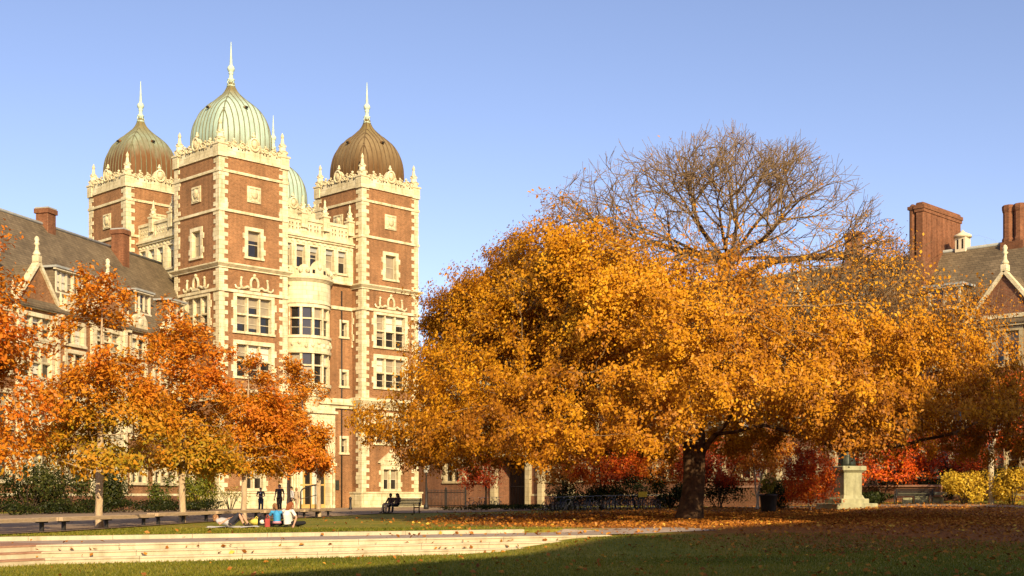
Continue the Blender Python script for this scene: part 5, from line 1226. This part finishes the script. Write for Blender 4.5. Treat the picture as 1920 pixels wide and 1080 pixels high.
# ------------------------------------------------------------------ people
def cloth(name,c1,c2=None): return simple(name,c1,c2 or tuple(x*1.2 for x in c1),9,0.9,0.2)
SKIN=simple('skin',(0.46,0.26,0.16),(0.52,0.30,0.19),6,0.6)
SKIN_D=simple('skin_darker',(0.22,0.12,0.07),(0.27,0.15,0.09),6,0.6)
def remesh(o,v):
    m=o.modifiers.new('blend','REMESH'); m.mode='VOXEL'; m.voxel_size=v; m.use_smooth_shade=True
    sm=o.modifiers.new('soft','SMOOTH'); sm.factor=0.5; sm.iterations=3
def person(loc,rot,label,J,top,legs,hair,shoes,skin=SKIN,hairlen=0.0,sleeve=0.55,scale=1.0,bare=0.0,extra=None):
    """J: joints in metres, facing -y. Keys: pel chest neck head, sh el wr (r,l), hp kn an to (r,l)"""
    e=empty('person',loc,rot,label,'person'); e.scale=(scale*1.12,scale*1.12,scale)
    v={k:Vector(p) for k,p in J.items()}
    b=MB(); hd=v['head']; nk=v['neck']; fw=(J.get('face') and Vector(J['face'])) or Vector((0,-1,0)); fw.normalize(); rt=fw.cross(Vector((0,0,1))).normalized()
    b.tube([nk-Vector((0,0,0.04)),nk.lerp(hd,0.6)],[0.058,0.052],10); b.ell(hd,(0.078,0.092,0.118),14); b.ell(hd+fw*0.03-Vector((0,0,0.06)),(0.058,0.062,0.06),10)
    b.tube([hd+fw*0.085+Vector((0,0,0.025)),hd+fw*0.112-Vector((0,0,0.02))],[0.010,0.017],6)
    for g in (-1,1): b.ell(hd+rt*(0.08*g)-Vector((0,0,0.005)),(0.016,0.022,0.032),6)
    b.tube([v['pel'],v['pel'].lerp(v['chest'],0.5),v['chest'],nk-Vector((0,0,0.03))],[0.13,0.115,0.13,0.06],10,0,True,(1.25,0.8))
    for q in 'rl':
        sh,el,wr=v['sh'+q],v['el'+q],v['wr'+q]
        b.tube([sh,sh.lerp(el,0.4),el,el.lerp(wr,0.35),wr],[0.05,0.047,0.038,0.037,0.026],8)
        d=(wr-el).normalized(); sd=d.cross(Vector((0,0,1))); sd=(sd if sd.length>0.1 else Vector((1,0,0))).normalized(); n=sd.cross(d)
        b.tube([wr-d*0.01,wr+d*0.045,wr+d*0.09],[0.026,0.04,0.037],8,0,True,(1,0.5))
        for f,(o_,L) in enumerate(((-0.03,0.065),(-0.010,0.078),(0.011,0.072),(0.03,0.055))):
            p0=wr+d*0.085+sd*o_; b.tube([p0,p0+d*L*0.5-n*0.008,p0+d*L*0.9-n*0.03],[0.0095,0.009,0.007],5)
        b.tube([wr+d*0.03+sd*0.032,wr+d*0.06+sd*0.06-n*0.01,wr+d*0.095+sd*0.066-n*0.02],[0.013,0.011,0.008],5)
        hp,kn,an,to=v['hp'+q],v['kn'+q],v['an'+q],v['to'+q]
        b.tube([hp,hp.lerp(kn,0.4),kn,kn.lerp(an,0.35),an],[0.085,0.075,0.054,0.054,0.036],10); b.tube([an,an.lerp(to,0.6)-Vector((0,0,0.02)),to],[0.037,0.038,0.028],8)
    o=b.build('body',skin,e); remesh(o,0.010)
    c=MB(); c.tube([v['pel']-Vector((0,0,0.02)),v['pel'].lerp(v['chest'],0.4),v['chest'],v['chest'].lerp(nk,0.6),nk-Vector((0,0,0.015))],[0.155,0.145,0.155,0.125,0.066],14,0,True,(1.22,0.86))
    for q in 'rl':
        sh,el,wr=v['sh'+q],v['el'+q],v['wr'+q]; end=sh.lerp(el,sleeve) if sleeve<=1 else el.lerp(wr,sleeve-1)
        c.tube([v['chest'].lerp(nk,0.55),sh,end] if sleeve<=1 else [v['chest'].lerp(nk,0.55),sh,el,end],[0.08,0.068,0.056] if sleeve<=1 else [0.08,0.066,0.052,0.04],10)
    o=c.build('shirt',top,e); remesh(o,0.016)
    c=MB(); c.tube([v['pel']+Vector((0,0,0.06)),v['pel']-Vector((0,0,0.08))],[0.15,0.14],12,0,True,(1.2,0.9))
    for q in 'rl':
        hp,kn,an=v['hp'+q],v['kn'+q],v['an'+q]; end=kn.lerp(an,1-bare)
        c.tube([hp+Vector((0,0,0.02)),hp.lerp(kn,0.45),kn,kn.lerp(end,0.5),end],[0.10,0.09,0.07,0.066,0.056],10)
    o=c.build('trousers',legs,e); remesh(o,0.016)
    c=MB(); c.ell(hd+Vector((0,0,0.025))-fw*0.018,(0.092,0.104,0.118),14); c.ell(hd-fw*0.05-Vector((0,0,0.04)),(0.08,0.06,0.09),10)
    if hairlen:
        p=hd-fw*0.07; c.tube([p+Vector((0,0,0.05)),p-fw*0.04-Vector((0,0,0.1)),p-fw*0.07-Vector((0,0,0.1+hairlen)),p-fw*0.06-Vector((0,0,0.16+hairlen))],[0.09,0.105,0.085,0.03],10,0,True,(1.1,0.6))
    o=c.build('hair',hair,e); remesh(o,0.013)
    cut=hd+fw*0.06-Vector((0,0,0.02))
    for q in 'rl':
        an,to=v['an'+q],v['to'+q]; c=MB(); c.tube([an+Vector((0,0,0.02)),an.lerp(to,0.35)-Vector((0,0,0.025)),to+(to-an)*0.15],[0.05,0.052,0.036],8,0,True,(1,0.8)); o=c.build('shoe',shoes,e); remesh(o,0.014)
    return e
def standing(arms=0,step=0.06):
    J=dict(pel=(0,0,0.96),chest=(0,0.0,1.28),neck=(0,0.01,1.48),head=(0,-0.015,1.62))
    for q,g in (('r',-1),('l',1)):
        J['sh'+q]=(g*0.19,0.01,1.42); J['hp'+q]=(g*0.085,0,0.92); J['kn'+q]=(g*0.085,-0.03-g*step*0.5,0.5); J['an'+q]=(g*0.085,0.02-g*step,0.08); J['to'+q]=(g*0.11,-0.15-g*step,0.035)
        if arms==0: J['el'+q]=(g*0.25,0.04,1.13); J['wr'+q]=(g*0.26,-0.05,0.88)
        elif arms==1: J['el'+q]=(g*0.27,0.03,1.14); J['wr'+q]=(g*0.10,-0.24,1.10)
        else: J['el'+q]=(g*0.26,0.02,1.14); J['wr'+q]=(g*0.20,-0.22,1.0)
    return J
navy=cloth('dark_shirt',(0.025,0.022,0.03)); black=cloth('black_cloth',(0.014,0.013,0.014)); white=cloth('white_cloth',(0.66,0.62,0.54),(0.74,0.70,0.62)); grey=cloth('pale_grey_shirt',(0.42,0.40,0.38))
blue=cloth('bright_blue_top',(0.05,0.27,0.50)); khaki=cloth('khaki',(0.36,0.27,0.17)); brown=cloth('brown_jacket',(0.06,0.035,0.025)); pinkc=cloth('pink_cloth',(0.6,0.25,0.28))
hair_d=cloth('dark_hair',(0.02,0.012,0.008)); hair_r=cloth('auburn_hair',(0.22,0.07,0.025)); hair_b=cloth('brown_hair',(0.24,0.12,0.05)); sho=cloth('dark_shoe',(0.02,0.016,0.014)); shw=cloth('pale_shoe',(0.5,0.47,0.42))
p=person(at(489,93,0.035),radians(25),'person standing in a black shirt with a white chest print and black trousers, holding something',standing(1),navy,cloth('dark_jeans',(0.035,0.04,0.06)),hair_d,sho,SKIN,0,0.6)
s=MB(); s.ell((-0.03,-0.135,1.33),(0.10,0.025,0.06),10); s.build('chest_print',white,p)
person(at(524,88,0.035),radians(-10),'burly person in a dark tee and dark trousers standing behind the seated pair',standing(0),cloth('charcoal_tee',(0.035,0.03,0.032)),cloth('brown_trousers',(0.07,0.05,0.035)),hair_d,sho,SKIN,0,0.6,1.1)
person(at(546,90,0.035),radians(-60),'person in a pale grey shirt and dark trousers beside the slim forked oak',standing(0,0.12),grey,black,hair_d,sho,SKIN,0,1.6,1.02)
person(at(556,97,0.035),radians(150),'person in a khaki top walking toward the entrance behind the grey shirted one',standing(0,0.15),khaki,khaki,hair_b,sho,SKIN,0,1.4)
# seated pair on the grass
J=dict(pel=(0,0,0.14),chest=(0.0,0.05,0.46),neck=(-0.02,0.0,0.66),head=(-0.07,-0.06,0.80),face=(-0.3,-1,-0.3),shr=(-0.19,0.03,0.60),elr=(-0.33,0.0,0.36),wrr=(-0.34,0.14,0.10),shl=(0.18,0.03,0.60),ell=(0.26,-0.12,0.40),wrl=(0.16,-0.34,0.30),
  hpr=(-0.09,-0.02,0.12),knr=(-0.32,-0.42,0.16),anr=(0.02,-0.56,0.08),tor=(0.16,-0.62,0.06),hpl=(0.09,-0.02,0.12),knl=(0.34,-0.42,0.15),anl=(0.34,-0.86,0.08),tol=(0.40,-0.98,0.06))
person(at(541,49.2,0.0),radians(150),'person in a white tee with auburn hair sitting on the grass, back turned',J,white,black,hair_r,sho,SKIN,0.12,0.75,1.05)
J2=dict(pel=(0,0,0.14),chest=(0,-0.02,0.45),neck=(0.03,-0.08,0.64),head=(0.07,-0.14,0.78),face=(0.4,-1,-0.4),shr=(-0.18,-0.03,0.58),elr=(-0.25,-0.2,0.36),wrr=(-0.1,-0.38,0.26),shl=(0.18,-0.03,0.58),ell=(0.27,-0.18,0.36),wrl=(0.2,-0.36,0.24),
  hpr=(-0.09,-0.02,0.12),knr=(-0.38,-0.34,0.22),anr=(0.06,-0.42,0.09),tor=(0.2,-0.46,0.06),hpl=(0.09,-0.02,0.12),knl=(0.38,-0.34,0.22),anl=(-0.06,-0.5,0.09),tol=(-0.2,-0.54,0.06))
p=person(at(519.5,49.6,0.0),radians(195),'person in a bright blue top with brown hair sitting cross-legged on the grass',J2,blue,black,hair_b,shw,SKIN,0.04,0.6,1.0)
s=MB(); s.tube([(0,0.02,0.13),(0,0.015,0.21)],[0.178,0.172],14,0,True,(1.22,0.9)); s.build('waistband',pinkc,p)
# lying reader on the blanket
s=MB(); g=np.linspace(-1,1,9)
s=MB(); vs=[];fs=[]
for i,a in enumerate(np.linspace(-0.95,0.95,14)):
    for j,b_ in enumerate(np.linspace(-0.7,0.7,10)): vs.append((a*(1+0.05*sin(b_*9)),b_*(1+0.05*sin(a*7)),0.045+0.02*sin(a*6+b_*4)+0.012*sin(b_*13)))
for i in range(13):
    for j in range(9): q=i*10+j; fs.append((q,q+10,q+11,q+1))
s.add(vs,fs,0,True); o=s.build('blanket',white,None,at(437,48.5,0.0),0.2); tag(o,'crumpled white blanket on the grass under the lying person','blanket')
J3=dict(pel=(0,0.1,0.16),chest=(0.02,0.36,0.22),neck=(0.03,0.55,0.30),head=(0.03,0.66,0.36),face=(0,-0.6,0.5),shr=(-0.16,0.5,0.24),elr=(-0.28,0.34,0.12),wrr=(-0.12,0.16,0.3),shl=(0.2,0.5,0.24),ell=(0.3,0.32,0.12),wrl=(0.16,0.14,0.32),
  hpr=(-0.09,0.05,0.15),knr=(-0.12,-0.28,0.52),anr=(-0.1,-0.44,0.13),tor=(-0.1,-0.6,0.08),hpl=(0.09,0.05,0.15),knl=(0.1,-0.3,0.48),anl=(0.1,-0.5,0.13),tol=(0.1,-0.66,0.08))
person(at(437,48.5,0.03),radians(75),'person lying back on the white blanket with bare knees drawn up',J3,grey,cloth('dark_shorts',(0.03,0.03,0.04)),hair_b,sho,SKIN,0,0.6,1.0,0.98)
# things by the pair
s=MB(); s.ell((0,0,0.12),(0.28,0.2,0.14),14); s.tube([(-0.12,0,0.2),(0,0,0.34),(0.12,0,0.2)],0.02,6); o=s.build('bag',cloth('yellow_bag_cloth',(0.62,0.5,0.10)),None,at(481,52.5)); tag(o,'pale yellow bag lying on the grass behind the dark bag','bag')
s=MB(); s.cham(-0.18,-0.12,0,0.18,0.12,0.36,0.07); s.tube([(-0.1,0,0.34),(0,0,0.48),(0.1,0,0.34)],0.015,6); s.ell((0.02,-0.13,0.15),(0.12,0.06,0.09),8,1); o=s.build('backpack',[black,white],None,at(492,51.5)); tag(o,'small dark backpack with a white patch beside the red bag','bag')
s=MB(); s.cham(-0.10,-0.09,0,0.10,0.09,0.33,0.04); s.tube([(-0.06,0,0.31),(-0.04,0,0.46),(0.04,0,0.46),(0.06,0,0.31)],0.012,6); o=s.build('bag',cloth('red_bag_cloth',(0.34,0.06,0.05)),None,at(501.5,49.6)); tag(o,'red bag standing on the grass beside the blue topped person','bag')
# couple on the park bench
Jb=dict(pel=(0,0,0.56),chest=(0,0.08,0.86),neck=(0,0.06,1.06),head=(0.01,0.02,1.20))
for q,g in (('r',-1),('l',1)):
    Jb.update({'sh'+q:(g*0.19,0.07,1.0),'el'+q:(g*0.27,-0.02,0.76),'wr'+q:(g*0.12,-0.28,0.66),'hp'+q:(g*0.095,-0.02,0.54),'kn'+q:(g*0.13,-0.46,0.56),'an'+q:(g*0.14,-0.52,0.1),'to'+q:(g*0.16,-0.72,0.05)})
ang=radians(-38)
for dx,l,t_,tr,hh,hl in ((-0.95,'person in a dark jacket and khaki trousers at the end of the park bench',brown,khaki,hair_d,0.0),(-0.35,'dark haired person in a brown jacket sitting in the middle of the park bench',brown,black,hair_d,0.1)):
    x,y,z=pb.location; person((x+dx*cos(ang)+0.04*sin(ang),y+dx*sin(ang)-0.04*cos(ang),z-0.0),ang,l,Jb,t_,tr,hh,sho,SKIN_D,hl,1.7)

# ------------------------------------------------------------------ the range whose shade lies on the near lawn
sa=math.atan2(-0.985,0.17)
SH=(0.326,-0.945); EL=radians(24)
BW=empty('shading_range',(42.6,39.4,0.0),radians(57.2+180),'long brick range standing outside the frame whose roof shades the near lawn','building')
flo=[(2.4,2.7),(6.2,2.9),(10.4,2.8)]
wing(BW,0,10,15.0,22.6,6.0,'brick_dark',[(3+5*q,2) for q in range(2)],flo,seed=880)
wing(BW,10.02,29,18.5,25.6,6.0,'brick_dark',[(13+5*q,2+(q%2)) for q in range(4)],flo+[(14.2,2.5)],seed=900)
wing(BW,29.02,84,15.0,22.6,6.0,'brick_dark',[(33+5*q,2+(q%2)) for q in range(10)],flo,seed=940)

# ------------------------------------------------------------------ light, sky, camera
w=bpy.data.worlds.new('World'); SC.world=w; w.use_nodes=True; nt=w.node_tree
sky=N(nt,'ShaderNodeTexSky'); sky.sky_type='NISHITA'; sky.sun_disc=False; sky.sun_elevation=EL
sky.sun_rotation=math.atan2(SH[0],SH[1]); sky.air_density=0.75; sky.dust_density=0.8; sky.ozone_density=0.6; sky.altitude=50
bg=nt.nodes['Background']; tint=N(nt,'ShaderNodeMixRGB',blend_type='MULTIPLY'); tint.inputs[0].default_value=1.0; tint.inputs[2].default_value=(1.10,0.99,1.07,1); nt.links.new(sky.outputs[0],tint.inputs[1]); nt.links.new(tint.outputs[0],bg.inputs['Color']); bg.inputs['Strength'].default_value=0.132
L=bpy.data.lights.new('Sun','SUN'); L.energy=5.0; L.angle=radians(0.5); L.color=(1.0,0.80,0.50)
so=bpy.data.objects.new('sun',L); COL.objects.link(so)
dv=Vector((SH[0]*cos(EL),SH[1]*cos(EL),sin(EL))); so.rotation_euler=dv.to_track_quat('Z','Y').to_euler(); so.location=(20,-60,60)
cam=bpy.data.cameras.new('Camera'); cam.sensor_width=36; cam.lens=45.0; cam.shift_y=390/1920; cam.clip_end=8000; cam.clip_start=0.1
co_=bpy.data.objects.new('camera',cam); COL.objects.link(co_); co_.location=(0,0,EYE); co_.rotation_euler=(radians(90),0,0); SC.camera=co_
SC.view_settings.view_transform='Standard'; SC.view_settings.look='None'; SC.view_settings.exposure=0.48; SC.view_settings.gamma=1.0
SC.render.engine='CYCLES'; SC.cycles.max_bounces=6; SC.cycles.diffuse_bounces=2; SC.cycles.transmission_bounces=3; SC.cycles.transparent_max_bounces=4
